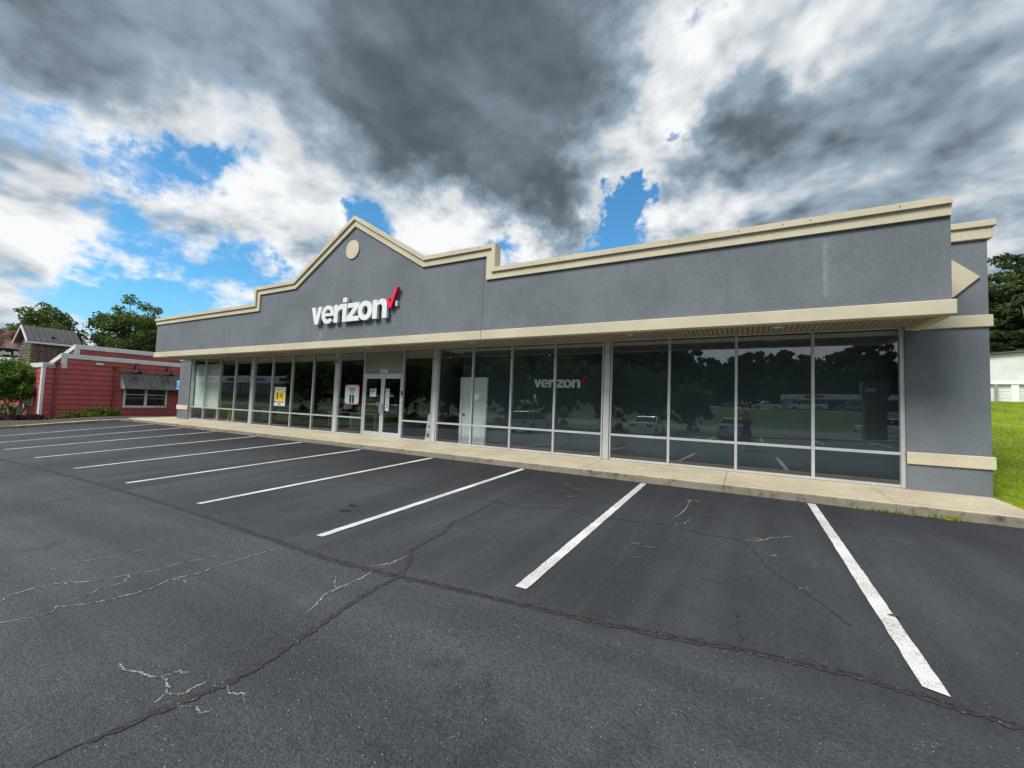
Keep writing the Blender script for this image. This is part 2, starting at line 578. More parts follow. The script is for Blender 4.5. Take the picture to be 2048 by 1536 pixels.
def leaf(name, lo, hi, trans=0.42):
    m = bpy.data.materials.new(name)
    m.use_nodes = True
    t = m.node_tree
    for nd in list(t.nodes):
        t.nodes.remove(nd)
    w = NT(t)
    out = w.n('ShaderNodeOutputMaterial')
    geo = w.n('ShaderNodeNewGeometry')
    r = geo.outputs['Random Per Island']
    big = w.noise(w.n('ShaderNodeTexCoord').outputs['Object'], 0.7, 3.0, 0.5)
    c = w.mix(w.m('ADD', w.m('MULTIPLY', r, 0.6), w.m('MULTIPLY', w.ss(big, 0.3, 0.7), 0.4)), lo, hi)
    df = w.n('ShaderNodeBsdfPrincipled')
    w.link(c, df.inputs['Base Color'])
    df.inputs['Roughness'].default_value = 0.55
    df.inputs['Specular IOR Level'].default_value = 0.35
    tl = w.n('ShaderNodeBsdfTranslucent')
    w.link(w.mix(1.0, c, (1.2, 1.25, 0.6), 'MULTIPLY'), tl.inputs[0])
    mx = w.n('ShaderNodeMixShader')
    mx.inputs[0].default_value = trans
    w.link(df.outputs[0], mx.inputs[1])
    w.link(tl.outputs[0], mx.inputs[2])
    w.link(mx.outputs[0], out.inputs[0])
    return m


def broken(name, col, under, scale, a, b_, rough=0.9):
    """worn mark: noise lets the asphalt colour through"""
    m, w, b = new_mat(name)
    g = w.n('ShaderNodeNewGeometry').outputs['Position']
    c = w.mix(w.ss(w.noise(g, scale, 4.0, 0.7), a, b_), col, under)
    c = w.mix(1.0, c, w.mix(w.ss(w.noise(g, 85.0, 2.0, 0.6), 0.3, 0.7), (0.7,) * 3, (1.3,) * 3), 'MULTIPLY')
    cell = w.n('ShaderNodeTexVoronoi')
    w.link(g, cell.inputs['Vector'])
    cell.inputs['Scale'].default_value = 55.0
    rc = w.n('ShaderNodeSeparateXYZ')
    w.link(cell.outputs['Color'], rc.inputs[0])
    sp = w.m('MULTIPLY', w.m('GREATER_THAN', rc.outputs[1], 0.96), w.m('LESS_THAN', cell.outputs['Distance'], 0.25))
    c = w.mix(w.m('MULTIPLY', sp, 0.8), c, (0.40, 0.39, 0.37))
    w.link(c, b.inputs['Base Color'])
    b.inputs['Roughness'].default_value = rough
    bp = w.n('ShaderNodeBump')
    bp.inputs['Distance'].default_value = 0.006
    w.link(w.noise(g, 70.0, 3.0, 0.7), bp.inputs['Height'])
    w.link(bp.outputs[0], b.inputs['Normal'])
    return m


M = {}
M['stucco'] = stucco()
M['beige'] = pmat('beige_stucco', (0.56, 0.50, 0.36), 0.85, 0.08, 0.8, 0.12, 70, 0.004, 90, world=True, spec=0.25)
M['asphalt'] = asphalt()
M['line'] = line_paint()
M['inner_white'] = pmat('bright_interior_white', (0.86, 0.88, 0.86), 0.6, 0.03)
M['walk'] = concrete('sidewalk_concrete', (0.53, 0.455, 0.325), (0.31, 0.26, 0.18), 0.45)
M['kerb'] = concrete('kerb_concrete', (0.27, 0.24, 0.18), (0.06, 0.052, 0.038), 0.9, pit=0.012)
M['tar'] = broken('crack_sealer', (0.023, 0.0215, 0.021), (0.046, 0.0445, 0.044), 22.0, 0.38, 0.66, 0.7)
M['crack'] = broken('open_crack', (0.010, 0.010, 0.010), (0.042, 0.045, 0.050), 22.0, 0.42, 0.60)
M['pale_crack'] = broken('dusty_crack', (0.34, 0.33, 0.30), (0.065, 0.069, 0.075), 13.0, 0.42, 0.62)
M['scuff'] = broken('grey_scuff', (0.075, 0.077, 0.082), (0.040, 0.043, 0.047), 10.0, 0.35, 0.65)
M['oil'] = pmat('oil_stain', (0.012, 0.012, 0.013), 0.4, 0.3, 5.0, 0.3, 30, world=True)
M['alu'] = pmat('pale_aluminium', (0.55, 0.565, 0.56), 0.42, 0.10, 1.2, 0.04, 40, metal=0.35, world=True)
M['alu_dark'] = pmat('dark_gasket', (0.02, 0.021, 0.022), 0.6)  # near-black gasket strips beside the column covers
M['soffit'] = pmat('tan_soffit_vinyl', (0.29, 0.245, 0.17), 0.6, 0.06, 0.6, 0.05, 40, world=True)
M['gap'] = pmat('dark_gap', (0.02, 0.018, 0.015), 0.9)
M['roof'] = pmat('grey_roof_membrane', (0.45, 0.45, 0.44), 0.8, 0.1, 0.5, 0.1, 40)
M['glass'] = glass()
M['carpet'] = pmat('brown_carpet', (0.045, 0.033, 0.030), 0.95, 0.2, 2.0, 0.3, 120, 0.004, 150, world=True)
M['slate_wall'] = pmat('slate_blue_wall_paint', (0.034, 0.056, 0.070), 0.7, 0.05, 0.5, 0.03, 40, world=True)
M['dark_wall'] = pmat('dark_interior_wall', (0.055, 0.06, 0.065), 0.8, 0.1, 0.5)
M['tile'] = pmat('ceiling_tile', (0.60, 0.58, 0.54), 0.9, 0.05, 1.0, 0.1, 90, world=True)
M['grid'] = pmat('ceiling_grid', (0.66, 0.66, 0.64), 0.5)
M['white'] = pmat('white_paint', (0.84, 0.85, 0.83), 0.45, 0.05, 1.0, 0.03, 50)
M['blind'] = pmat('white_board', (0.78, 0.82, 0.74), 0.7, 0.05, 1.0, 0.03, 50)
M['black'] = pmat('black_plastic', (0.012, 0.012, 0.013), 0.6, spec=0.3)
M['sign_white'] = pmat('white_acrylic', (0.74, 0.765, 0.755), 0.32, 0.05, 1.5, 0.02, 40)
M['sign_side'] = pmat('aluminium_letter_return', (0.66, 0.68, 0.66), 0.4, 0.08, 1.5)
M['sign_red'] = pmat('red_acrylic', (0.86, 0.002, 0.045), 0.3, 0.05, 1.5, 0.02)
M['sign_red_side'] = pmat('red_letter_return', (0.36, 0.004, 0.015), 0.4, 0.05, 1.5)
M['red'] = pmat('red_print', (0.62, 0.012, 0.02), 0.5, 0.03)
M['yellow'] = pmat('yellow_print', (0.80, 0.68, 0.02), 0.5, 0.03)
M['paper'] = pmat('white_paper', (0.72, 0.78, 0.77), 0.6, 0.03)
M['sky_paper'] = pmat('pale_blue_paper', (0.50, 0.66, 0.72), 0.6, 0.03)
M['ink'] = pmat('black_ink', (0.015, 0.015, 0.015), 0.5)
M['trans_panel'] = pmat('transom_panel', (0.25, 0.26, 0.215), 0.35, 0.06, 1.5, world=True)
M['redwall'] = pmat('red_painted_siding', (0.385, 0.070, 0.064), 0.6, 0.12, 1.2, 0.08, 40, world=True)
M['reddark'] = pmat('dark_red_metal', (0.24, 0.042, 0.05), 0.5, 0.1, 1.2)
M['trimwhite'] = pmat('white_trim_paint', (0.66, 0.68, 0.66), 0.5, 0.08, 1.5, 0.03, 40, world=True)
M['seam'] = pmat('grey_metal_roof', (0.115, 0.108, 0.105), 0.45, 0.12, 1.0, 0.05, 40, metal=0.3, world=True)
M['stone'] = pmat('field_stone', (0.155, 0.125, 0.092), 0.85, 0.35, 4.0, 0.2, 30, 0.01, 30, world=True)
M['mortar'] = pmat('stone_mortar', (0.10, 0.085, 0.07), 0.95, 0.2, 3.0)
M['dark_glass'] = glass('dark_window_glass', (0.25, 0.27, 0.27), 0.06)
M['mulch'] = pmat('brown_mulch', (0.075, 0.050, 0.036), 0.95, 0.4, 4.0, 0.5, 40, 0.03, 30, world=True)
M['lawn'] = pmat('lawn_soil', (0.18, 0.26, 0.008), 0.95, 0.25, 0.7, 0.4, 30, 0.03, 18, world=True)
M['far_grass'] = pmat('roadside_grass', (0.060, 0.105, 0.020), 0.95, 0.3, 0.4, 0.3, 12, 0.04, 10, world=True)
M['blade'] = leaf('grass_blade', (0.15, 0.23, 0.006), (0.40, 0.49, 0.018), 0.4)
M['leaf_oak'] = leaf('oak_leaf', (0.042, 0.075, 0.022), (0.145, 0.20, 0.06))
M['leaf_dark'] = leaf('evergreen_needle', (0.022, 0.042, 0.018), (0.075, 0.11, 0.038))
M['leaf_pine'] = leaf('pine_needle', (0.030, 0.058, 0.020), (0.12, 0.155, 0.045))
M['leaf_myrtle'] = leaf('myrtle_leaf', (0.045, 0.095, 0.016), (0.16, 0.26, 0.05), 0.5)
M['leaf_bush'] = leaf('boxwood_leaf', (0.04, 0.075, 0.006), (0.15, 0.19, 0.015))
M['leaf_brown'] = leaf('dormant_mound_leaf', (0.05, 0.045, 0.02), (0.14, 0.10, 0.05), 0.2)
M['leaf_plum'] = leaf('plum_leaf', (0.018, 0.010, 0.012), (0.07, 0.03, 0.035), 0.2)
M['bark'] = pmat('grey_bark', (0.15, 0.125, 0.10), 0.9, 0.3, 5.0, 0.3, 30, 0.02, 20)
M['pale_bark'] = pmat('smooth_tan_bark', (0.34, 0.28, 0.215), 0.8, 0.25, 4.0, 0.15, 30, 0.008, 20)
M['road'] = pmat('road_asphalt', (0.11, 0.11, 0.11), 0.85, 0.15, 0.3, 0.2, 20, world=True)
M['blue_sign'] = pmat('blue_sign_face', (0.02, 0.22, 0.52), 0.4, 0.04)
M['galv'] = pmat('galvanised_steel', (0.38, 0.38, 0.37), 0.5, 0.1, 3.0, metal=0.6)

# ================================================================== the ground
def gz(x, y):
    """height of the lot: bilinear fall away from the kerb, steeper to the left, flattening behind"""
    xx = min(max(x, -31.0), 8.0)
    dy = min(y + 1.8145, 0.0)
    if dy < -9.0:
        dy = -9.0 + max(dy + 9.0, -12.0) * 0.25
    return -0.21398 - 0.00123 * xx + (0.01303 - 0.00252 * xx) * dy


def sst(a, b, x):
    t = min(max((x - a) / (b - a), 0.0), 1.0)
    return t * t * (3 - 2 * t)


LOT = (-30.3, 30.0, -23.0, -1.815)


def gfull(x, y):
    if y < LOT[2]:
        z0 = gz(x, LOT[2]) + 0.10
        z = z0 + (-0.55 - z0) * sst(-23.0, -33.0, y)
        return z + 2.75 * sst(-50.0, -62.0, y)
    if y > LOT[3] and x > 4.0:
        return -0.11 + 2.45 * sst(-1.7, 17.0, y - 0.10 * (x - 4.0)) + 0.02 * math.sin(x * 1.7) * math.sin(y * 1.3)
    if x < LOT[0]:
        yy = max(y, LOT[2])
        z = gz(LOT[0], yy) + 0.12
        return z + (min(z - 0.02, -0.84) - z) * sst(-31.0, -43.5, x)
    return -0.25 if y > LOT[3] else gz(x, y) - 0.2


def axis(lo, hi, far):
    a = list(np.arange(-far, lo, 20.0)) + list(np.arange(lo, hi + 0.5, 1.0)) + list(np.arange(hi + 20, far + 1, 20.0))
    return [float(q) for q in a]


def make_grid(name, xs, ys, zf, mat, skip=None, kind='structure', parent=None, dz=0.0):
    mb = MB()
    idx = {}
    for j, y in enumerate(ys):
        for i, x in enumerate(xs):
            idx[(i, j)] = len(mb.v)
            mb.v.append((x, y, zf(x, y) + dz))
    for j in range(len(ys) - 1):
        for i in range(len(xs) - 1):
            if skip and skip((xs[i] + xs[i + 1]) / 2, (ys[j] + ys[j + 1]) / 2):
                continue
            mb.f.append((idx[(i, j)], idx[(i + 1, j)], idx[(i + 1, j + 1)], idx[(i, j + 1)]))
            mb.mi.append(0)
    o = mb.build(name, mat, parent, smooth=True)
    if kind:
        o['kind'] = kind
    return o


gx_ = sorted(set(axis(-80, 40, 420) + [LOT[0], LOT[1], 4.12]))
gy_ = sorted(set(axis(-110, 40, 420) + [LOT[2], LOT[3]]))
ground = make_grid('ground', gx_, gy_, gfull, M['far_grass'],
                   skip=lambda x, y: (LOT[0] < x < LOT[1] and LOT[2] < y < LOT[3]) or (-29.0 < x < 4.12 and LOT[3] < y < 26))
lot = make_grid('parking_lot', [LOT[0] + (LOT[1] - LOT[0]) * i / 60 for i in range(61)], [LOT[2] + (LOT[3] + 0.1 - LOT[2]) * i / 42 for i in range(43)], gz, M['asphalt'])
# planting bed in front of the restaurant and lawn to the right of the shop
make_grid('planting_bed', [-62 + 0.8 * i for i in range(39)] + [-30.8, -30.35], [-14 + 0.8 * i for i in range(24)], gfull, M['mulch'], dz=0.012)
make_grid('lawn', [4.13 + 0.45 * i for i in range(60)], [-1.66 + 0.5 * i for i in range(58)], gfull, M['lawn'], dz=0.012)
make_grid('road', [-300 + 15 * i for i in range(41)], [-49.5, -45, -41.2, -37, -33.2], lambda x, y: gfull(x, y), M['road'], dz=0.03)


def ribbon(name, pts, width, mat, dz=0.004, jitter=0.0, sub=4, parent=lot, taper=False, seed=0):
    """a strip that follows the ground"""
    rr = random.Random(seed)
    P = []
    for i in range(len(pts) - 1):
        for k in range(sub):
            t = k / sub
            P.append(Vector((pts[i][0] * (1 - t) + pts[i + 1][0] * t, pts[i][1] * (1 - t) + pts[i + 1][1] * t)))
    P.append(Vector(pts[-1]))
    if jitter:
        P = [p + Vector((rr.uniform(-1, 1), rr.uniform(-1, 1))) * jitter for p in P]
    mb = MB()
    n = len(P)
    for i, p in enumerate(P):
        t = (P[min(i + 1, n - 1)] - P[max(i - 1, 0)])
        t = t.normalized() if t.length > 1e-9 else Vector((1, 0))
        nn = Vector((-t.y, t.x))
        f = 1.0
        if jitter:
            f = rr.uniform(0.55, 1.35)
        if taper:
            f *= 0.25 + 0.75 * math.sin(pi * (0.12 + 0.76 * i / max(1, n - 1)))
        for s in (-1, 1):
            q = p + nn * s * width * 0.5 * f * (rr.uniform(0.8, 1.2) if jitter else 1)
            mb.v.append((q.x, q.y, gz(q.x, q.y) + dz))
    for i in range(n - 1):
        mb.f.append((2 * i, 2 * i + 1, 2 * i + 3, 2 * i + 2))
        mb.mi.append(0)
    return mb.build(name, mat, parent)


# painted stall lines, far and near ends as surveyed
ENDS = [((1.07, -1.93), (1.06, -7.72)), ((-1.985, -1.93), (-1.89, -7.76)), ((-5.02, -1.93), (-4.86, -7.80)), ((-8.04, -1.93), (-8.02, -7.79)), ((-11.02, -1.96), (-11.10, -7.73)),
        ((-14.15, -1.93), (-14.28, -7.68)), ((-17.18, -1.93), (-17.5, -7.65)), ((-20.22, -1.93), (-20.75, -7.6)), ((-23.16, -1.93), (-23.6, -7.6)), ((-26.19, -1.93), (-26.6, -7.6))]
for i, (a, b) in enumerate(ENDS):
    mb = MB()
    rr = random.Random(i)
    n = 60
    hw = 0.062
    for k in range(n + 1):
        t = k / n
        px, py = a[0] * (1 - t) + b[0] * t, a[1] * (1 - t) + b[1] * t
        for s in (-1, 1):
            qx = px + s * (hw + rr.uniform(-0.004, 0.004))
            qy = py + (rr.uniform(-0.02, 0.02) if k in (0, n) else 0)
            mb.v.append((qx, qy, gz(qx, qy) + 0.008))
    for k in range(n):
        mb.f.append((2 * k, 2 * k + 1, 2 * k + 3, 2 * k + 2))
        mb.mi.append(0)
    mb.build('parking_line', M['line'], lot)
# second row of stalls behind the photographer
for i, x in enumerate((0.9, -2.1, -5.1, -8.1, -11.1, -14.1, -17.1, 3.9, 6.9)):
    ribbon('parking_line', [(x, -18.0), (x, -22.8)], 0.125, M['line'], 0.008, sub=6)
# blue access marking at the far left stall
ribbon('blue_marking', [(-29.6, -6.7), (-29.2, -6.7)], 0.9, M['blue_sign'], 0.008)

CR = {
'A': [(-20.9, -8.25), (-18.14, -8.14), (-14.03, -8.04), (-10.92, -8.02), (-7.29, -8.08), (-6.05, -8.15), (-5.09, -8.18), (-4.26, -8.22), (-3.76, -8.22), (-3.07, -8.17), (-2.48, -8.11), (-1.94, -8.07), (-1.47, -8.02), (-1.04, -7.98), (-0.54, -7.92), (-0.03, -7.82), (0.34, -7.79), (0.62, -7.77), (0.99, -7.81), (1.38, -7.86), (2.2, -7.95), (6.0, -8.1)],
'B': [(-3.07, -8.17), (-3.09, -8.41), (-3.04, -8.8), (-2.99, -9.03), (-2.95, -9.23), (-2.9, -9.46), (-2.88, -9.58), (-2.86, -9.72), (-2.86, -9.87), (-2.89, -9.99), (-2.91, -10.11), (-2.96, -10.21), (-2.96, -10.31), (-3.0, -10.44), (-3.02, -10.6), (-3.1, -11.2)],
'C': [(-3.07, -8.17), (-3.19, -7.96), (-3.32, -7.75), (-3.5, -7.59), (-3.55, -7.26), (-3.57, -6.89), (-3.76, -6.44), (-3.76, -6.13), (-3.78, -5.7), (-3.89, -5.15), (-3.78, -4.99)],
'D': [(-7.65, -5.09), (-6.56, -5.13), (-5.3, -5.16), (-4.31, -5.03), (-3.65, -5.12), (-3.22, -5.17), (-2.72, -4.9), (-2.35, -4.95), (-1.85, -4.98), (-1.32, -4.92), (-0.92, -4.85), (-0.55, -5.04), (-0.3, -5.03), (-0.03, -5.03), (0.08, -5.36), (0.2, -5.88), (0.29, -6.08), (0.39, -6.26), (0.47, -6.39), (0.6, -6.63), (0.68, -6.81), (0.75, -6.98)],
'E': [(-0.05, -7.21), (-0.06, -7.4), (-0.05, -7.55), (-0.02, -7.66), (-0.04, -7.82)],
'F': [(-5.19, -10.36), (-5.09, -10.22), (-5.06, -10.11), (-5.17, -10.06), (-5.06, -9.98), (-4.96, -9.85), (-4.91, -9.66), (-4.89, -9.53), (-4.97, -9.34), (-4.89, -9.12), (-4.94, -8.92), (-4.92, -8.73), (-4.91, -8.47), (-4.88, -8.25)],
'F2': [(-5.73, -10.27), (-5.83, -10.19), (-5.84, -10.07), (-5.8, -9.92), (-5.65, -9.79), (-5.51, -9.64), (-5.46, -9.48)],
'G': [(-3.69, -10.12), (-3.58, -10.12), (-3.47, -10.08), (-3.35, -10.07), (-3.28, -10.03), (-3.14, -10.05), (-3.07, -10.09), (-3.04, -10.15)],
'G2': [(-3.07, -10.09), (-2.98, -10.04), (-2.99, -9.97), (-2.98, -9.91)],
'H': [(-3.22, -9.1), (-3.29, -8.93), (-3.37, -8.82), (-3.39, -8.66), (-3.37, -8.41), (-3.41, -8.18), (-3.38, -7.86)],
'H2': [(-3.53, -8.15), (-3.41, -7.98), (-3.4, -7.72)],
'F3': [(-5.46, -9.48), (-5.35, -9.3), (-5.38, -9.1), (-5.28, -8.9), (-5.3, -8.7)],
'F4': [(-5.17, -10.06), (-5.2, -9.9), (-5.3, -9.75), (-5.28, -9.6), (-5.46, -9.48)],
'F5': [(-6.4, -10.2), (-6.3, -9.9), (-6.35, -9.6), (-6.2, -9.3), (-6.25, -8.9)],
'F6': [(-4.97, -9.34), (-4.82, -9.28), (-4.7, -9.32)],
'G3': [(-2.86, -9.87), (-2.74, -9.9), (-2.66, -9.86), (-2.6, -9.9)],
'G4': [(-2.91, -10.11), (-2.80, -10.05), (-2.72, -10.07), (-2.68, -10.02)],
'G5': [(-3.28, -10.03), (-3.26, -9.96), (-3.19, -9.93)],
'H3': [(-3.39, -8.66), (-3.5, -8.6), (-3.62, -8.5)],
'I': [(-10.33, -9.03), (-10.33, -8.77), (-10.42, -8.44), (-10.39, -8.15)],
'I2': [(-14.12, -8.83), (-14.23, -8.53), (-14.19, -8.13)],
'J': [(-1.0, -4.47), (-0.94, -4.18), (-0.9, -3.69), (-0.91, -3.16)],
'J2': [(-0.92, -4.85), (-0.8, -4.64), (-0.75, -4.3)],
'K': [(-0.03, -5.03), (0.14, -4.97), (0.32, -4.69), (0.63, -4.42)],
}
ribbon('sealed_crack', CR['A'], 0.088, M['tar'], 0.005, 0.005, 14, seed=1)
ribbon('sealed_crack', CR['A'], 0.014, M['crack'], 0.008, 0.008, 16, seed=21)
ribbon('sealed_crack', CR['B'][:-2], 0.075, M['tar'], 0.0055, 0.008, 10, taper=True, seed=2)
ribbon('sealed_crack', CR['C'][:7], 0.055, M['tar'], 0.0055, 0.010, 8, seed=3)
ribbon('crack', CR['C'][5:], 0.022, M['crack'], 0.004, 0.012, 8, seed=4)
ribbon('crack', CR['D'], 0.018, M['crack'], 0.004, 0.012, 8, seed=5)
ribbon('crack', CR['E'], 0.012, M['crack'], 0.004, 0.008, 8, seed=6)
ribbon('crack', CR['B'][10:], 0.010, M['crack'], 0.0062, 0.006, 8, seed=7)
for k, wd in (('F', 0.017), ('F2', 0.016), ('F3', 0.012), ('F4', 0.012), ('F5', 0.010), ('F6', 0.010), ('G', 0.013), ('G2', 0.013), ('G3', 0.009), ('G4', 0.010), ('G5', 0.009), ('H', 0.014), ('H2', 0.016), ('H3', 0.009), ('J', 0.014), ('J2', 0.012), ('K', 0.013)):
    ribbon('dusty_crack', CR[k], wd, M['pale_crack'], 0.0045, 0.010, 9, taper=True, seed=sum(map(ord, k)))
for k in ('I', 'I2'):
    ribbon('crack', CR[k], 0.02, M['crack'], 0.004, 0.012, 8, seed=8)


def blotch(name, x, y, rx, ry, mat, seed, dz=0.004):
    rr = random.Random(seed)
    mb = MB()
    n = 22
    ph = [rr.uniform(0, 6.28) for _ in range(4)]
    for k in range(n):
        a = 2 * pi * k / n
        f = 1 + 0.25 * math.sin(2 * a + ph[0]) + 0.18 * math.sin(3 * a + ph[1]) + 0.12 * math.sin(5 * a + ph[2])
        qx, qy = x + rx * f * cos(a), y + ry * f * sin(a)
        mb.v.append((qx, qy, gz(qx, qy) + dz))
    mb.f.append(tuple(range(n)))
    mb.mi.append(0)
    return mb.build(name, mat, lot)


for i, (x, y, rx, ry) in enumerate(((-1.23, -5.93, .09, .035), (-1.05, -5.97, .07, .045), (-1.12, -6.40, .06, .03), (-3.35, -3.05, .12, .05), (-3.0, -3.3, .14, .05), (-3.2, -3.6, .10, .04), (-2.9, -4.0, .12, .04), (-3.3, -4.3, .16, .05))):
    blotch('scuff_mark', x, y, rx, ry, M['scuff'], i)
for i, (x, y, rx, ry) in enumerate(((-5.74, -6.57, .10, .05), (-5.6, -6.83, .09, .06))):
    blotch('oil_spot', x, y, rx, ry, M['oil'], i + 30, 0.0045)

# ------------------------------------------------------------------ sidewalk and kerbs
walk = empty('sidewalk', (-12.0, -1.0, -0.05))
walk['kind'] = 'structure'
JX = [-29.0, -25.2, -22.4, -19.7, -16.9, -14.16, -11.8, -9.5, -6.5, -3.5, -0.4, 2.3, 4.11]
for a, b in zip(JX, JX[1:]):
    g = 0.006
    MB().hexa([(a + g, -1.66, -0.22), (b - g, -1.66, -0.22), (b - g, -0.02, -0.22), (a + g, -0.02, -0.22),
               (a + g, -1.66, -0.047), (b - g, -1.66, -0.047), (b - g, -0.02, -0.004), (a + g, -0.02, -0.004)]).build('slab', M['walk'], walk)
MB().box(-29.0, 4.1, -1.6, 0.05, -0.30, -0.06).build('joint_bed', M['gap'], walk)


def kerb_run(parent, pts, zf, width=0.15, side=1, drop=0.35, mat=None):
    """kerb stones with a rounded nose along a polyline; side = which side the road is on"""
    for i in range(len(pts) - 1):
        a, b = Vector(pts[i]), Vector(pts[i + 1])
        t = (b - a).normalized()
        nn = Vector((-t.y, t.x)) * side
        prof = [(0.0, -drop), (0.0, -0.035), (0.008, -0.012), (0.03, 0.0), (width, 0.0), (width, -drop)]
        mb = MB()
        e = 0.004
        for q, zz in ((a + t * e, zf(a.x, a.y)), (b - t * e, zf(b.x, b.y))):
            for (u, h) in prof:
                p = q - nn * u
                mb.v.append((p.x, p.y, zz + h))
        n = len(prof)
        for k in range(n):
            mb.f.append((k, (k + 1) % n, n + (k + 1) % n, n + k))
        mb.f += [tuple(range(n)), tuple(range(2 * n - 1, n - 1, -1))]
        mb.mi = [0 if k in (0, 1) else 1 for k in range(len(mb.f))]
        mb.build('kerb_stone', [M['kerb'], M['walk']], parent)


kx = JX + [7.0, 10.0, 13.0, 16.0, 19.0, 22.0, 25.0, 28.0]
kerb_run(walk, [(x, -1.815) for x in kx], lambda x, y: -0.05 - 0.012 * max(0, x - 4.1), side=-1)
lk = empty('left_kerb', (-30.0, -5.0, -0.4))
lk['kind'] = 'structure'
LKP = [(-29.03, -1.80), (-29.55, -2.15), (-29.85, -2.85), (-30.05, -3.9), (-30.17, -4.6), (-30.3, -5.4), (-30.4, -6.1), (-30.45, -8), (-30.45, -10), (-30.45, -13), (-30.45, -16), (-30.45, -19), (-30.45, -22.6)]
kerb_run(lk, LKP, lambda x, y: gz(x, y) + 0.135, width=0.32, side=1, mat=M['walk'])
bk = empty('rear_kerb', (0, -23.0, -0.3))
bk['kind'] = 'structure'
kerb_run(bk, [(-30.0 + 4 * i, -22.95) for i in range(15)], lambda x, y: gz(x, y) + 0.12, side=1)
# landing that carries the walk round the corner at the left
MB().hexa([(-30.6, -1.5, -0.3), (-29.0, -1.66, -0.3), (-29.0, 1.4, -0.3), (-30.6, 1.4, -0.3), (-30.6, -1.5, -0.06), (-29.0, -1.66, -0.045), (-29.0, 1.4, -0.02), (-30.6, 1.4, -0.03)]).build('slab', M['walk'], walk)


# ================================================================== the phone shop
shop = empty('retail_building', (-12.1, 0.0, 0.0))
tag(shop, 'long grey stucco shop with beige cornice, central gable and glass storefront', 'building')
XL, XR = -28.36, 4.11
FY = -1.75                                   # face of the overhanging fascia

# body walls (pilasters at both ends, returns to the back)
for xa, xb in ((XL, -27.12), (2.88, XR)):
    MB().box(xa, xb, -0.12, 0.35, -0.25, 4.99).build('pilaster', M['stucco'], shop)
MB().box(XL, XL + 0.3, 0.35, 24.0, -0.4, 4.99).build('side_wall', M['stucco'], shop)
MB().box(XR - 0.3, XR, 0.35, 24.0, -0.4, 4.99).build('side_wall', M['stucco'], shop)
MB().box(XL, XR, 24.0, 24.3, -0.4, 4.99).build('back_wall', M['stucco'], shop)
MB().box(XL + 0.3, XR - 0.3, -0.1, 24.0, 4.55, 4.70).build('roof', M['roof'], shop)
MB().box(-27.12, 2.88, -0.12, 0.20, 3.38, 4.99).build('lintel_wall', M['stucco'], shop)
# trim bands and cornice round the body
for nm, z0, z1, d in (('lower_band', 0.51, 0.755, 0.045), ('belt_band', 3.255, 3.49, 0.05), ('cornice_band', 4.985, 5.21, 0.06), ('cornice_crown', 5.212, 5.335, 0.11)):
    for xa, xb in ((XL, -27.12), (2.88, XR)):
        left = xa == XL
        x0 = xa - d if left else xa
        x1 = xb if left else xb + d
        mb = MB().bbox(x0, x1, -0.12 - d, 0.35, z0, z1, 0.012)
        o = mb.build(nm, M['beige'], shop)
        mb = MB().bbox(x0 if left else XR - 0.3, XL + 0.3 if left else x1, 0.352, 24.0, z0, z1, 0.012)
        mb.build(nm, M['beige'], shop)
MB().box(XL, XR, 23.95, 24.4, 5.0, 5.335).build('cornice_crown', M['beige'], shop)
# diamond ornament on each pilaster
for cx in (3.60, -27.86):
    MB().poly([[(cx - .39, 4.245), (cx, 3.865), (cx + .39, 4.245), (cx, 4.625)]], lambda u, v, w_: (u, -0.122 - w_, v), 0.045).build('diamond_ornament', M['beige'], shop)

# fascia with its stepped, gabled outline
OUT = [(-27.12, 5.25), (-18.03, 5.25), (-18.03, 5.93), (-15.42, 5.93), (-12.1, 7.87), (-8.78, 5.93), (-6.17, 5.93), (-6.17, 5.25), (3.08, 5.27)]


def inset(path, d):
    """path pushed down / inwards by d (mitred)"""
    res = []
    for i, p in enumerate(path):
        p = Vector(p)
        a = (p - Vector(path[i - 1])).normalized() if i > 0 else None
        b = (Vector(path[i + 1]) - p).normalized() if i < len(path) - 1 else None
        na = Vector((a.y, -a.x)) if a else None
        nb = Vector((b.y, -b.x)) if b else None
        if na is None or nb is None:
            n_ = na or nb
            res.append(tuple(p + n_ * d))
        else:
            m_ = (na + nb)
            m_ = m_ / max(0.15, m_.dot(na))
            res.append(tuple(p + m_ * d))
    return res


mid, inn, wall_in = inset(OUT, 0.125), inset(OUT, 0.315), inset(OUT, 0.10)
BACK = FY + 0.12


def yz(y0, sgn=1):
    return lambda u, v, w_: (u, y0 + sgn * w_, v)


wall_poly = [(-27.12, 3.49)] + [(min(max(p[0], -27.12), 3.08), p[1]) for p in wall_in] + [(3.08, 3.49)]
# the fascia is rendered in three panels with control joints between
for xa, xb in ((-27.12, -17.86), (-17.852, -6.605), (-6.597, 3.08)):
    pts = [(max(min(p[0], xb), xa), p[1]) for p in wall_poly]
    def clip(poly, x, keep_gt):
        out = []
        for i in range(len(poly)):
            a, b = poly[i], poly[(i + 1) % len(poly)]
            ia, ib = (a[0] >= x) == keep_gt, (b[0] >= x) == keep_gt
            if ia:
                out.append(a)
            if ia != ib:
                t = (x - a[0]) / (b[0] - a[0])
                out.append((x, a[1] + t * (b[1] - a[1])))
        return out
    poly = clip(clip(wall_poly, xa, True), xb, False)
    MB().poly([poly], yz(FY), 0.10).build('fascia_panel', M['stucco'], shop)
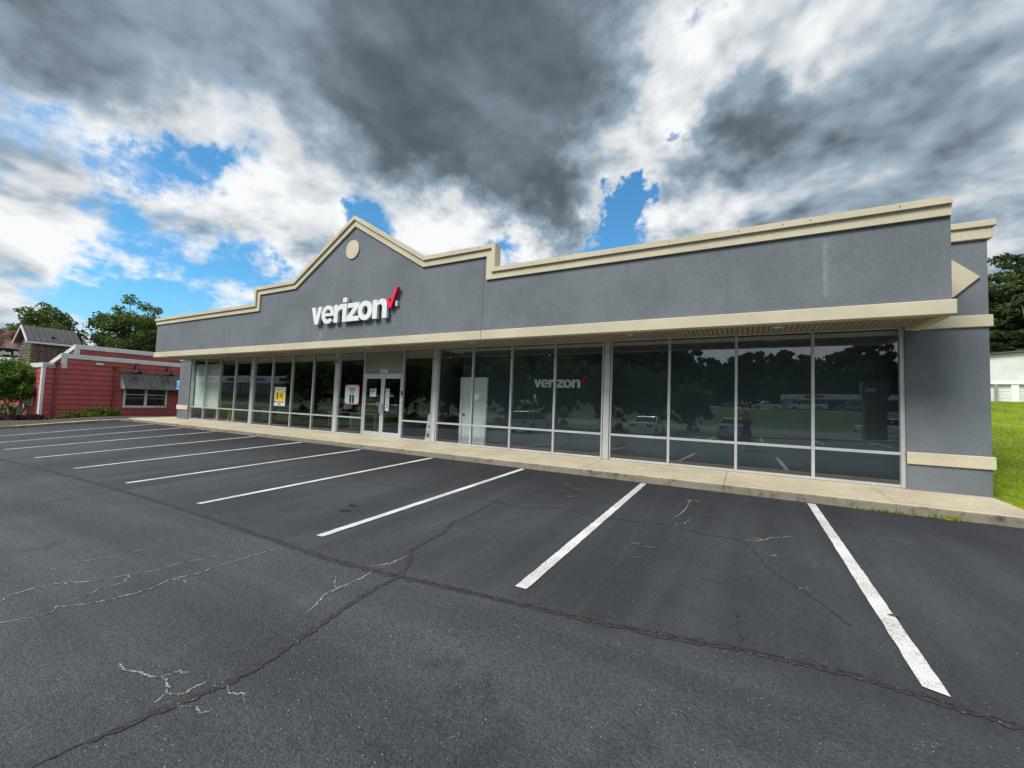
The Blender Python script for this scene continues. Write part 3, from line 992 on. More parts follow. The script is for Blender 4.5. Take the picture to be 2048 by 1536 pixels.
# canopy volume behind the fascia and its low roof
MB().box(3.02, 3.08, FY + 0.101, -0.122, 3.47, 4.97).build('canopy_end_wall', M['stucco'], shop)
MB().box(-27.12, -27.06, FY + 0.101, -0.122, 3.47, 4.97).build('canopy_end_wall', M['stucco'], shop)
MB().box(-27.06, 3.02, FY + 0.101, -0.122, 4.70, 4.78).build('canopy_roof', M['roof'], shop)
for a, b, y0, nm in ((mid, inn, FY - 0.06, 'cornice_band'), (OUT, mid, FY - 0.12, 'cornice_crown')):
    for i in range(len(OUT) - 1):
        q = [a[i], a[i + 1], b[i + 1], b[i]]
        MB().poly([q], yz(y0), BACK - y0 + (0.05 if nm == 'cornice_crown' else 0.0)).build(nm, M['beige'], shop)
# parapet cap fixings: dark screw heads and weep holes along the crown
scr = None
rr = random.Random(5)
for i in range(34):
    x = -26.5 + 29.0 * (i + rr.uniform(0.1, 0.9)) / 34
    seg = [k for k in range(len(OUT) - 1) if OUT[k][0] <= x <= OUT[k + 1][0] and OUT[k + 1][0] - OUT[k][0] > 0.5]
    if not seg:
        continue
    k = seg[0]
    t = (x - OUT[k][0]) / (OUT[k + 1][0] - OUT[k][0])
    z = OUT[k][1] * (1 - t) + OUT[k + 1][1] * t - 0.06
    if scr is None:
        mb = MB().tube([(0, 0, 0), (0, -0.008, 0)], 0.010, 8)
        scr = mb.build('screw_head', M['black'], shop, org=(0, 0, 0))
        scr.location = Vector((x, FY - 0.12, z)) - ORG[shop]
    else:
        clone(scr, Vector((x, FY - 0.12, z)) - ORG[shop], shop)
# round medallion
n = 40
ring = [(-12.2 + .335 * cos(2 * pi * k / n), 6.69 + .335 * sin(2 * pi * k / n)) for k in range(n)]
MB().poly([ring], lambda u, v, w_: (u, FY - w_, v), 0.045).build('gable_medallion', M['beige'], shop)
# lower beige band of the fascia, three lengths
for xa, xb in ((-27.17, -17.86), (-17.853, -6.605), (-6.598, 3.13)):
    MB().bbox(xa, xb, FY - 0.05, FY + 0.16, 3.235, 3.49, 0.012).build('fascia_band', M['beige'], shop)
for xa in (-27.17, 2.97):
    MB().bbox(xa, xa + 0.16, FY + 0.162, -0.122, 3.235, 3.47, 0.012).build('fascia_band', M['beige'], shop)
# soffit: vinyl boards across the overhang
MB().box(-27.0, 2.96, FY + 0.17, -0.13, 3.335, 3.36).build('soffit_backing', M['gap'], shop)
sl = None
N_SL = 286
for i in range(N_SL):
    x = -26.99 + (29.94) * (i + 0.5) / N_SL
    if sl is None:
        sl = MB().add([(-.046, 0, .012), (.046, 0, .012), (.046, 1.43, .012), (-.046, 1.43, .012), (-.040, 0, 0), (.040, 0, 0), (.040, 1.43, 0), (-.040, 1.43, 0)],
                      [(0, 1, 2, 3), (7, 6, 5, 4), (0, 4, 5, 1), (1, 5, 6, 2), (2, 6, 7, 3), (3, 7, 4, 0)]).build('soffit_board', M['soffit'], shop, org=(0, 0, 0))
        sl.location = Vector((x, FY + 0.175, 3.318)) - ORG[shop]
    else:
        clone(sl, Vector((x, FY + 0.175, 3.318)) - ORG[shop], shop)
# recessed soffit lamps (unlit)
for x in (-22.0, -17.0, -12.1, -7.5, -2.6, 0.6):
    MB().tube([(x, -0.95, 3.318), (x, -0.95, 3.300)], [.09, .09], 16).build('soffit_lamp', M['grid'], shop)

# ------------------------------------------------------------------ storefront
XS = [-27.12, -25.70, -24.20, -22.71, -21.15, -19.52, -18.01, -16.50, -14.93, -13.31, -11.22, -9.67, -8.07, -6.57, -5.06, -3.45, -1.78, -0.22, 1.32, 2.88]
COLS = {0, 4, 8, 11, 15, 19}
ZB, ZT, ZM = 0.0, 3.36, 0.695
for i, x in enumerate(XS):
    if i in (0, 19):
        hw, y0, y1 = 0.035, -0.07, 0.06
    elif i in COLS:
        hw, y0, y1 = 0.085, -0.055, 0.10
    else:
        hw, y0, y1 = 0.030, -0.05, 0.06
    xx = x + (0.035 if i == 0 else -0.035 if i == 19 else 0)
    MB().bbox(xx - hw, xx + hw, y0, y1, ZB + 0.002, ZT, 0.004).build('column_cover' if i in COLS and i not in (0, 19) else 'mullion', M['alu'], shop)
    if i in COLS and i not in (0, 19):
        for s in (-1, 1):
            MB().box(xx + s * (hw + 0.003), xx + s * (hw + 0.020), -0.035, 0.05, ZB + .05, ZT - .03).build('gasket', M['alu_dark'], shop)
            MB().bbox(xx + s * (hw + 0.021), xx + s * (hw + 0.055), -0.05, 0.05, ZB + 0.002, ZT, 0.003).build('mullion', M['alu'], shop)


def edges(i):
    a, b = XS[i], XS[i + 1]
    ea = 0.072 if i == 0 else (0.142 if i in COLS else 0.032)
    eb = 0.072 if i + 1 == 19 else (0.142 if i + 1 in COLS else 0.032)
    return a + ea, b - eb


for i in range(19):
    a, b = edges(i)
    if i == 9:
        continue
    MB().bbox(a, b, -0.05, 0.05, ZB + 0.002, ZB + 0.055, 0.004).build('window_sill', M['alu'], shop)
    MB().bbox(a, b, -0.05, 0.05, ZM - 0.028, ZM + 0.030, 0.004).build('window_rail', M['alu'], shop)
    MB().bbox(a, b, -0.05, 0.05, ZT - 0.045, ZT, 0.004).build('window_head', M['alu'], shop)
    for za, zb_ in ((ZB + 0.056, ZM - 0.029), (ZM + 0.031, ZT - 0.046)):
        # each pane sits a hair out of true in its gaskets
        e = [rr.uniform(0.0, 0.0022) for _ in range(3)]
        y0 = [e[0], e[1], e[0], e[1]]
        y1 = [e[0] + e[2], e[1] + e[2], e[0] + e[2], e[1] + e[2]]
        MB().hexa([(a, y0[0], za), (b, y0[1], za), (b, y0[1] + .008, za), (a, y0[0] + .008, za),
                   (a, y1[0], zb_), (b, y1[1], zb_), (b, y1[1] + .008, zb_), (a, y1[0] + .008, zb_)]).build('glass_pane', M['glass'], shop)

# entrance doors
a, b = edges(9)
ZD = 2.36
MB().bbox(a, b, -0.05, 0.06, ZD, ZD + 0.085, 0.004).build('door_header', M['alu'], shop)
MB().bbox(a, b, -0.05, 0.05, ZT - 0.045, ZT, 0.004).build('window_head', M['alu'], shop)
tp = MB().box(a, b, -0.01, 0.02, ZD + 0.086, ZT - 0.046).build('transom_panel', M['trans_panel'], shop)
MB().box(a, b, -0.04, 0.30, -0.01, 0.012).build('threshold', M['alu'], shop)
cx = (a + b) / 2
for s in (-1, 1):
    x0, x1 = (a + 0.006, cx - 0.004) if s < 0 else (cx + 0.004, b - 0.006)
    zb, zt = 0.016, ZD - 0.004
    st = 0.085
    dr = MB().bbox(x0, x0 + st, -0.035, 0.025, zb, zt, 0.004).bbox(x1 - st, x1, -0.035, 0.025, zb, zt, 0.004) \
        .bbox(x0 + st, x1 - st, -0.035, 0.025, zt - 0.10, zt, 0.004).bbox(x0 + st, x1 - st, -0.035, 0.025, zb, zb + 0.19, 0.004).build('door', M['alu'], shop)
    MB().box(x0 + st, x1 - st, -0.008, 0.0, zb + 0.19, zt - 0.10).build('glass_pane', M['glass'], dr)
    xe = x1 - 0.045 if s < 0 else x0 + 0.045
    mb = MB()
    hx = xe
    for zz in (0.98, 1.28):
        mb.tube([(hx, -0.035, zz), (hx, -0.085, zz)], 0.012, 8)
    mb.bbox(hx - 0.035, hx + 0.035, -0.10, -0.085, 0.95, 1.31, 0.006)
    mb.build('handle', M['galv'], dr)
    MB().bbox(x0 + st, x1 - st, 0.03, 0.055, 1.235, 1.275, 0.004).bbox(*((x1 - st - 0.30, x1 - st) if s < 0 else (x0 + st, x0 + st + .12)), 0.03, 0.085, 1.19, 1.33, 0.004).build('push_bar', M['galv'], dr)
    MB().tube([(xe, -0.036, 0.86), (xe, -0.044, 0.86)], 0.018, 10).build('lock', M['black'], dr)
MB().bbox(b + 0.0, b + 0.055, -0.075, -0.052, 1.62, 1.80, 0.004).build('card_reader', M['black'], shop)
MB().tube([(b + 0.03, -0.052, 1.45), (b + 0.03, -0.066, 1.45)], 0.05, 16).tube([(b + 0.03, -0.066, 1.45), (b + 0.03, -0.075, 1.45)], 0.02, 12).build('door_opener_button', M['grid'], shop)
# small camera dome on the column left of the door
MB().tube([(-14.98, -0.07, 2.95), (-15.0, -0.11, 2.93), (-15.0, -0.16, 2.90)], [0.05, 0.055, 0.03], 10).build('security_camera', M['soffit'], shop)


# ------------------------------------------------------------------ lettering
def arc(cx, cy, rx, ry, a0, a1, n=18):
    return [(cx + rx * cos(radians(a0 + (a1 - a0) * k / n)), cy + ry * sin(radians(a0 + (a1 - a0) * k / n))) for k in range(n + 1)]


def glyph(c):
    """bold grotesque lower case, x-height 0.64; returns (advance box, list of outlines with holes)"""
    h, s = 0.64, 0.20
    if c == 'v':
        return [[[(0, h), (.205, h), (.30, .26), (.395, h), (.595, h), (.395, 0), (.20, 0)]]]
    if c == 'e':
        cx, cy, rx, ry = .335, .32, .335, .335
        ix, iy = .150, .19
        outer = arc(cx, cy, rx, ry, -6, 318, 40)
        inner = arc(cx, cy, ix, iy, 318, 196, 14)
        bar = [(cx + .335, .262)]
        o = outer + inner + [(cx - ix - .002, .262)] + bar
        hole = arc(cx, cy + .05, ix, iy - .045, 0, 180, 14)
        return [[o, hole]]
    if c == 'r':
        return [[[(0, 0), (0, h), (.19, h), (.19, .54)] + arc(.40, .46, .21, .19, 158, 90, 8) + [(.43, .65), (.43, .455), (.37, .46)] + arc(.35, .30, .15, .15, 95, 180, 8) + [(.20, 0)]]]
    if c == 'i':
        return [[[(0, 0), (.20, 0), (.20, h), (0, h)]], [[(0, .70), (.20, .70), (.20, .86), (0, .86)]]]
    if c == 'z':
        return [[[(0, 0), (.60, 0), (.60, .165), (.265, .165), (.60, .50), (.60, h), (.03, h), (.03, .475), (.325, .475), (0, .15)]]]
    if c == 'o':
        return [[arc(.345, .32, .345, .335, 0, 360, 40)[:-1], arc(.345, .32, .135, .165, 0, 360, 30)[:-1]]]
    if c == 'n':
        return [[[(0, 0), (0, h), (.19, h), (.19, .56)] + arc(.40, .42, .22, .235, 150, 0, 14) + [(.62, 0), (.42, 0), (.42, .38)] + arc(.31, .38, .11, .10, 0, 180, 10) + [(.20, 0)]]]


CHECK = [(0.0, .33), (.115, .33), (.175, .165), (.385, .66), (.50, .66), (.225, 0.0), (.125, 0.0)]
LETX = dict(zip('verizon', [(-14.0, -13.415), (-13.42, -12.755), (-12.745, -12.305), (-12.30, -12.085), (-12.07, -11.455), (-11.51, -10.82), (-10.80, -10.14)]))


def wordmark(parent, x0, y0, z0, sc, depth, faces, sides, chk_face, chk_side, letname='letter'):
    base = -14.0
    for ch in 'verizon':
        gx0 = x0 + (LETX[ch][0] - base) * sc
        wid = (LETX[ch][1] - LETX[ch][0]) * sc
        loops = glyph(ch)
        xm = max(p[0] for ls in loops for l in ls for p in l)
        k = wid / xm
        mb = MB()
        for ls in loops:
            b = len(mb.f)
            mb.poly([[(gx0 + p[0] * k, z0 + p[1] * sc * 0.985) for p in l] for l in ls], lambda u, v, w_: (u, y0 + w_, v), depth)
            nt = sum(len(l) for l in ls)
            for q in range(b, len(mb.f) - nt):
                mb.mi[q] = 0
            for q in range(len(mb.f) - nt, len(mb.f)):
                mb.mi[q] = 1
        mb.build(letname, [faces, sides], parent)
    mb = MB()
    cx0 = x0 + (-10.19 - base) * sc
    mb.poly([[(cx0 + p[0] * sc, z0 + .305 * sc + p[1] * sc) for p in CHECK]], lambda u, v, w_: (u, y0 + w_, v), depth)
    for q in range(len(mb.f) - len(CHECK), len(mb.f)):
        mb.mi[q] = 1
    return mb.build('check_mark', [chk_face, chk_side], parent)


sign = empty('store_sign', (-12.0, FY, 4.12))
tag(sign, 'large white raised letters with red check mark on the grey gable', 'sign')
wordmark(sign, -14.10, FY - 0.15, 4.105, 1.0, 0.10, M['sign_white'], M['sign_side'], M['sign_red'], M['sign_red_side'])
for x in (-13.7, -13.1, -12.55, -12.2, -11.75, -11.2, -10.5, -10.0):
    MB().tube([(x - .1, FY - 0.055, 4.45), (x - .1, FY + 0.005, 4.45)], 0.02, 6).build('standoff', M['black'], sign)
MB().box(-9.93, -9.86, FY - 0.09, FY + 0.002, 4.47, 4.64).build('transformer_box', M['sky_paper'], sign)


def text(body, size, mat, parent, loc, name='lettering', bold=0.0, thick=0.002, rot=(pi / 2, 0, 0), align='CENTER'):
    cu = bpy.data.curves.new(name, 'FONT')
    cu.body = body
    cu.size = size
    cu.align_x = align
    cu.offset = bold
    cu.extrude = thick
    cu.resolution_u = 3
    tmp = bpy.data.objects.new(name, cu)
    COL.objects.link(tmp)
    dg = bpy.context.evaluated_depsgraph_get()
    me = bpy.data.meshes.new_from_object(tmp.evaluated_get(dg))
    bpy.data.objects.remove(tmp)
    me.materials.clear()
    me.materials.append(mat)
    o = bpy.data.objects.new(name, me)
    o.location = Vector(loc) - ORG.get(parent, Vector((0, 0, 0)))
    o.rotation_euler = rot
    link(o, parent)
    return o


text('3130', 0.20, M['sign_white'], shop, (-12.24, -0.016, 2.475), 'street_number', bold=0.013, thick=0.003)

# ------------------------------------------------------------------ interior
room = empty('shop_interior', (-12, 6, 0))
room['kind'] = 'structure'
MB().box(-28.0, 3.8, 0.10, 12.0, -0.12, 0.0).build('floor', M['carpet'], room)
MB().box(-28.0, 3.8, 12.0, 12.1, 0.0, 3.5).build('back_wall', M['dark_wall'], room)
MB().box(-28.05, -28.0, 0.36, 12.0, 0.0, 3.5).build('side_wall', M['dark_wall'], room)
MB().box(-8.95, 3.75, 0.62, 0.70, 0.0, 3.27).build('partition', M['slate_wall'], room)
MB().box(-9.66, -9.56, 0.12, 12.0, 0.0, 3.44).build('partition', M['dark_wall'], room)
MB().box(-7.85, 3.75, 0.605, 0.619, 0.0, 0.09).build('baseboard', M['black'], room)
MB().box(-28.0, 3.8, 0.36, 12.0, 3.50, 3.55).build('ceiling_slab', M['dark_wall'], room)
til = None
for j in range(3):
    for i in range(50):
        x, y = -27.5 + i * 0.62, 0.40 + j * 0.62
        if til is None:
            til = MB().bbox(-0.295, 0.295, -0.295, 0.295, 0, 0.02, 0.006).build('ceiling_tile', M['tile'], room, org=(0, 0, 0))
            til.location = Vector((x, y, 3.272)) - ORG[room]
        else:
            clone(til, Vector((x, y, 3.272)) - ORG[room], room)
MB().box(-27.9, 3.7, 0.12, 2.0, 3.280, 3.30).build('ceiling_grid', M['grid'], room)
# six-panel white door in the partition
idr = empty('interior_door', (-8.410, 0.570, 0.0))
tag(idr, 'white six-panel door behind the glass right of the entrance', 'door')
MB().bbox(-8.980, -8.880, 0.530, 0.620, 0.0, 2.34, 0.006).bbox(-7.950, -7.850, 0.530, 0.620, 0.0, 2.34, 0.006).bbox(-8.880, -7.950, 0.530, 0.620, 2.24, 2.34, 0.006).build('door_frame', M['white'], idr)
leafp = MB().box(-8.875, -7.955, 0.565, 0.605, 0.01, 2.235).build('door_leaf', M['white'], idr)
for px in (-8.760, -8.360):
    for (z0, z1) in ((0.18, 0.75), (0.88, 1.62), (1.76, 2.10)):
        MB().bbox(px, px + 0.30, 0.553, 0.566, z0, z1, 0.012).build('door_panel', M['white'], leafp)
MB().tube([(-8.790, 0.565, 1.02), (-8.790, 0.510, 1.02)], [0.03, 0.03], 10).tube([(-8.790, 0.510, 1.02), (-8.790, 0.480, 1.02)], [0.045, 0.03], 12).build('door_knob', M['black'], leafp)
# wordmark on the partition behind the glass
wl = empty('wall_logo', (-5.2, 0.6, 2.0))
tag(wl, 'small white lettering with red check on the dark wall behind glass', 'sign')
wordmark(wl, -6.06, 0.595, 2.015, 0.408, 0.02, M['inner_white'], M['inner_white'], M['sign_red'], M['sign_red'])
# white board standing close behind the two leftmost panes
pb = empty('display_board', (-25.65, 0.12, 0.0))
tag(pb, 'tall white board close behind the two leftmost windows', 'board')
MB().bbox(-27.04, -24.26, 0.10, 0.13, 0.62, 3.05, 0.006).build('panel', M['blind'], pb)
for x in (-26.9, -24.45):
    MB().box(x, x + 0.05, 0.11, 0.30, 0.0, 0.62).build('leg', M['black'], pb)


def poster(name, x0, x1, z0, z1, mat, label, y=-0.012):
    o = empty(name, ((x0 + x1) / 2, y, z0))
    tag(o, label, 'poster')
    MB().box(x0, x1, y, y + 0.006, z0, z1).build('sheet', mat, o)
    return o


P1 = poster('window_poster', -19.29, -18.45, 1.00, 1.86, M['paper'], 'white window poster with yellow panel and large 3')
MB().box(-19.24, -18.50, -0.0160, -0.0130, 1.24, 1.68).build('yellow_panel', M['yellow'], P1)
text('3', 0.40, M['ink'], P1, (-19.06, -0.0180, 1.32), bold=0.012)
for k, ln in enumerate(('off', 'lines', 'phones')):
    MB().box(-18.88, -18.62 - 0.03 * (k % 2), -0.0190, -0.0170, 1.53 - 0.075 * k, 1.565 - 0.075 * k).build('text_line', M['ink'], P1)
MB().box(-19.26, -18.56, -0.0190, -0.0130, 1.135, 1.215).build('red_panel', M['red'], P1)
MB().box(-19.15, -18.62, -0.0220, -0.0200, 1.16, 1.19).build('text_line', M['paper'], P1)
MB().bbox(-18.98, -18.78, -0.0190, -0.0130, 1.045, 1.105, 0.01).build('badge', M['red'], P1)
MB().bbox(-18.98, -18.90, -0.0220, -0.0195, 1.055, 1.095, 0.001).build('badge', M['yellow'], P1)
MB().box(-19.18, -18.66, -0.0190, -0.0130, 1.745, 1.765).build('text_line', M['ink'], P1)
MB().bbox(-18.56, -18.48, -0.0210, -0.0170, 1.63, 1.70, 0.001).build('badge', M['red'], P1)

P2 = poster('window_poster', -14.42, -13.57, 1.21, 2.01, M['red'], 'red-edged window poster with two phones left of the doors')
MB().poly([[(-14.40, 1.32), (-14.27, 1.235), (-13.72, 1.235), (-13.59, 1.32), (-13.59, 1.90), (-13.72, 1.99), (-14.27, 1.99), (-14.40, 1.90)]], lambda u, v, w_: (u, -0.0130 - w_, v), 0.003).build('white_panel', M['sky_paper'], P2)
for k, (xa, xb) in enumerate(((-14.18, -13.78), (-14.14, -13.82))):
    MB().box(xa, xb, -0.0200, -0.0170, 1.825 - 0.08 * k, 1.87 - 0.08 * k).build('text_line', M['red'], P2)
MB().box(-14.08, -13.88, -0.0200, -0.0170, 1.68, 1.70).build('text_line', M['ink'], P2)
for xa in (-14.13, -13.97):
    MB().bbox(xa, xa + 0.115, -0.0250, -0.0170, 1.26, 1.60, 0.003).build('phone_picture', M['ink'], P2)

for nm, x0, x1, z0, z1, lab, deco in (('door_notice', -12.96, -12.62, 1.55, 1.86, 'square pale blue notice on the left entrance door', 0), ('door_notice', -12.10, -11.91, 1.02, 1.87, 'tall narrow hours notice on the right entrance door', 1)):
    o = empty(nm, ((x0 + x1) / 2, 0.02, z0))
    tag(o, lab, 'notice')
    MB().box(x0, x1, -0.014, -0.010, z0, z1).build('sheet', M['sky_paper'], o)
    if deco == 0:
        MB().box(x0 + .03, x1 - .06, -0.018, -0.0145, z1 - .07, z1 - .03).build('text_line', M['red'], o)
        MB().box(x0 + .03, x1 - .04, -0.018, -0.0145, z1 - .12, z1 - .09).build('text_line', M['ink'], o)
        MB().box(x0 + .05, x0 + .09, -0.018, -0.0145, z1 - .20, z1 - .15).box(x0 + .14, x0 + .18, -0.018, -0.0145, z1 - .20, z1 - .15).build('text_line', M['ink'], o)
    else:
        MB().poly([[(x0 + .03 + p[0] * .25, z1 - .17 + p[1] * .25) for p in CHECK]], lambda u, v, w_: (u, -0.0145 - w_, v), 0.002).build('check_mark', M['red'], o)
        for k in range(6):
            MB().box(x0 + .06, x1 - .05, -0.018, -0.0145, z1 - .26 - .095 * k, z1 - .225 - .095 * k).build('text_line', M['red'] if k in (2, 3) else M['ink'], o)
# folding floor sign behind the pane right of the doors
af = empty('floor_sign', (-10.35, 0.55, 0.0))
tag(af, 'white folding floor sign with red print behind the pane right of the doors', 'sign')
MB().hexa([(-10.45, 0.42, 0.0), (-9.85, 0.42, 0.0), (-9.85, 0.45, 0.0), (-10.45, 0.45, 0.0), (-10.50, 0.62, 0.95), (-9.90, 0.62, 0.95), (-9.90, 0.65, 0.95), (-10.50, 0.65, 0.95)]).build('front_leaf', M['paper'], af)
MB().hexa([(-10.75, 0.95, 0.0), (-10.15, 0.95, 0.0), (-10.15, 0.98, 0.0), (-10.75, 0.98, 0.0), (-10.50, 0.66, 0.95), (-9.90, 0.66, 0.95), (-9.90, 0.69, 0.95), (-10.50, 0.69, 0.95)]).build('back_leaf', M['paper'], af)
for z0, z1, mt in ((0.80, 0.84, 'red'), (0.72, 0.76, 'red'), (0.46, 0.56, 'red'), (0.12, 0.24, 'red')):
    f = lambda z: 0.42 + 0.20 * z / 0.95 - 0.006
    MB().hexa([(-10.36, f(z0) - .003, z0), (-9.98, f(z0) - .003, z0), (-9.98, f(z0), z0), (-10.36, f(z0), z0), (-10.38, f(z1) - .003, z1), (-10.0, f(z1) - .003, z1), (-10.0, f(z1), z1), (-10.38, f(z1), z1)]).build('text_line', M[mt], af)
# fittings in the dim sales floor: desks, a counter, screens, chairs
for k, (x, y, lab) in enumerate(((-24.6, 3.2, 'long dark service table inside behind the left windows'), (-18.2, 3.0, 'white-topped desk inside behind the yellow poster'), (-16.0, 2.6, 'white-topped desk inside left of the red poster'), (-12.3, 6.0, 'wide counter inside facing the entrance doors'))):
    t = empty('desk', (x, y, 0))
    tag(t, lab, 'desk')
    MB().bbox(x - .9, x + .9, y - .35, y + .35, .72, .76, .006).build('table_top', M['white'] if k else M['dark_wall'], t)
    for sx in (-.8, .8):
        MB().box(x + sx - .03, x + sx + .03, y - .3, y + .3, 0.0, .719).build('leg', M['grid'], t)
    sc = empty('monitor', (x + .3, y, .76))
    tag(sc, ('dark monitor on the service table', 'dark monitor on the desk behind the yellow poster', 'dark monitor on the desk left of the red poster', 'dark monitor on the wide counter')[k], 'monitor')
    MB().box(x + .28, x + .32, y - .03, y + .03, .761, .95).build('stand', M['black'], sc)
    MB().bbox(x, x + .6, y - .055, y - .03, .92, 1.28, .006).build('screen', M['black'] if k != 1 else M['sky_paper'], sc)
wf = empty('wet_floor_cone', (-25.9, 0.75, 0))
tag(wf, 'yellow warning cone behind the lower left pane', 'cone')
MB().tube([(-25.9, .75, .03), (-25.9, .75, .62)], [.13, .03], 12).build('cone', M['yellow'], wf)
MB().bbox(-26.06, -25.74, .59, .91, 0.0, .03, .008).build('base', M['yellow'], wf)
wf2 = copy_tree(wf, None, (-24.7, 0.8, 0), 0.3, label='yellow warning cone behind the second lower pane')


# ================================================================== foliage
def quad_cloud(name, C, S, mat, parent, org, flat=0.0, aspect=0.55, up=None):
    """N leaf-shaped faces: centres C (N,3), half sizes S (N,)"""
    n = len(C)
    a = rng.normal(size=(n, 3))
    if up is not None:
        a = a * (1 - up[1]) + np.array(up[0]) * up[1]
    a /= np.linalg.norm(a, axis=1)[:, None]
    b = np.cross(a, rng.normal(size=(n, 3)))
    b[:, 2] *= (1 - flat)
    b /= np.linalg.norm(b, axis=1)[:, None] + 1e-9
    a *= S[:, None]
    b *= (S * aspect)[:, None]
    V = np.stack([C - a, C - 0.1 * a + b, C + a, C - 0.1 * a - b], 1).reshape(-1, 3) - np.array(org)
    me = bpy.data.meshes.new(name)
    me.vertices.add(4 * n)
    me.vertices.foreach_set('co', V.astype(np.float32).ravel())
    me.loops.add(4 * n)
    me.loops.foreach_set('vertex_index', np.arange(4 * n, dtype=np.int32))
    me.polygons.add(n)
    me.polygons.foreach_set('loop_start', np.arange(0, 4 * n, 4, dtype=np.int32))
    me.polygons.foreach_set('loop_total', np.full(n, 4, dtype=np.int32))
    me.materials.append(mat)
    me.update(calc_edges=True)
    o = bpy.data.objects.new(name, me)
    link(o, parent)
    if parent is None:
        o.location = org
    ORG[o] = Vector(org)
    return o


def clump_points(centres, radii, per, squash=0.75):
    P = []
    for c, r in zip(centres, radii):
        k = max(8, int(per * (r / np.mean(radii)) ** 2))
        d = rng.normal(size=(k, 3))
        d /= np.linalg.norm(d, axis=1)[:, None]
        rad = r * (0.35 + 0.85 * rng.random(k) ** 0.8)
        d *= rad[:, None]
        d[:, 2] *= squash
        P.append(d + c)
    return np.concatenate(P)


def tree(name, base, height, crown, n_clump, per, leaf_size, trunk_r, mat_leaf, mat_bark, label=None, cat='tree', group=None, lean=(0, 0), clump_r=0.24, squash=0.75, conifer=False, trunks=1, rsd=1):
    """trunk with limbs and a crown of leaf clumps; crown = (z centre, rx, ry, rz) above the base"""
    global rng
    rng = np.random.default_rng(rsd)
    rr = random.Random(rsd)
    base = Vector(base)
    o = empty(name, base)
    if label:
        tag(o, label, cat, group)
    zc, rx, ry, rz = crown
    cc = np.array([base.x + lean[0], base.y + lean[1], base.z + zc])
    d = rng.normal(size=(n_clump, 3))
    d /= np.linalg.norm(d, axis=1)[:, None]
    rad = rng.random(n_clump) ** 0.5 * (1 + 0.18 * rng.normal(size=n_clump))
    cen = d * rad[:, None] * np.array([rx, ry, rz]) * 0.85
    if conifer:
        t = rng.random(n_clump) ** 0.8
        ang = rng.random(n_clump) * 2 * pi
        rr_ = (1 - t) ** 0.7 * (0.45 + 0.6 * rng.random(n_clump))
        cen = np.stack([cos_(ang) * rr_ * rx, sin_(ang) * rr_ * ry, (t * 2 - 1) * rz], 1)
    cen = cen + cc
    cr = (rx + rz) * 0.5 * clump_r * (0.6 + 0.8 * rng.random(n_clump))
    pts = clump_points(cen, cr, per, squash)
    quad_cloud('crown', pts, leaf_size * (0.6 + 0.8 * rng.random(len(pts))), mat_leaf, o, tuple(base))
    mb = MB()
    for k in range(trunks):
        off = Vector((0, 0, 0)) if trunks == 1 else Vector((0.22 * cos(2.1 * k), 0.22 * sin(2.1 * k), 0))
        top = Vector(cc) + off * 4
        b0 = base + off * 0.6
        pp = [b0 + (top - b0) * t + Vector((rr.uniform(-1, 1), rr.uniform(-1, 1), 0)) * 0.05 * height * t * (1 - t) for t in (0, .15, .35, .55, .75, 1.0)]
        pp[0].z -= 0.15
        mb.tube(pp, [trunk_r * f for f in (1.25, 1.0, .85, .68, .5, .2)], 10)
        for q in range(5 if trunks == 1 else 2):
            c = Vector(cen[rr.randrange(n_clump)])
            s = pp[rr.choice((2, 3, 4))]
            m_ = s.lerp(c, 0.5) + Vector((0, 0, -0.03 * height))
            mb.tube([s, m_, c], [trunk_r * .45, trunk_r * .28, trunk_r * .08], 6)
    mb.build('trunk', mat_bark, o, smooth=True)
    return o


cos_, sin_ = np.cos, np.sin


def shrub(name, x, y, z, rx, ry, rz, mat, label, n=3000, size=0.05, rsd=1, group=None, cat='shrub'):
    global rng
    rng = np.random.default_rng(rsd)
    o = empty(name, (x, y, z))
    tag(o, label, cat, group)
    d = rng.normal(size=(n, 3))
    d /= np.linalg.norm(d, axis=1)[:, None]
    d[:, 2] = np.abs(d[:, 2])
    bump = 1 + 0.10 * np.sin(d[:, 0] * 7 + rsd) * np.sin(d[:, 1] * 9) + 0.08 * np.sin(d[:, 2] * 11 + d[:, 0] * 5)
    r = (0.72 + 0.30 * rng.random(n) ** 0.5) * bump
    C = d * r[:, None] * np.array([rx, ry, rz]) + np.array([x, y, z])
    quad_cloud('foliage', C, size * (0.6 + 0.8 * rng.random(n)), mat, o, (x, y, z))
    mb = MB()
    for k in range(5):
        a = 2 * pi * k / 5
        mb.tube([(x, y, z - 0.05), (x + rx * .5 * cos(a), y + ry * .5 * sin(a), z + rz * .7)], [.03, .01], 5)
    mb.build('stem', M['bark'], o)
    return o


# ------------------------------------------------------------------ red restaurant
rest = empty('restaurant_building', (-38.0, 0.0, -0.3))
tag(rest, 'low red clapboard restaurant with white trim and grey metal awning', 'building')
RX = -34.5
brd = None


def boards(x, y0, y1, z0, z1, step=0.30):
    """lapped boards on a wall facing +x"""
    n_ = int(round((z1 - z0) / step))
    h = (z1 - z0) / n_
    o = None
    for k in range(n_):
        za = z0 + k * h
        if o is None:
            o = MB().hexa([(x, y0, za), (x + 0.05, y0, za), (x + 0.05, y1, za), (x, y1, za), (x, y0, za + h - .004), (x + 0.008, y0, za + h - .004), (x + 0.008, y1, za + h - .004), (x, y1, za + h - .004)]).build('siding_board', M['redwall'], rest)
        else:
            clone(o, (0, 0, k * h), rest)
    return o


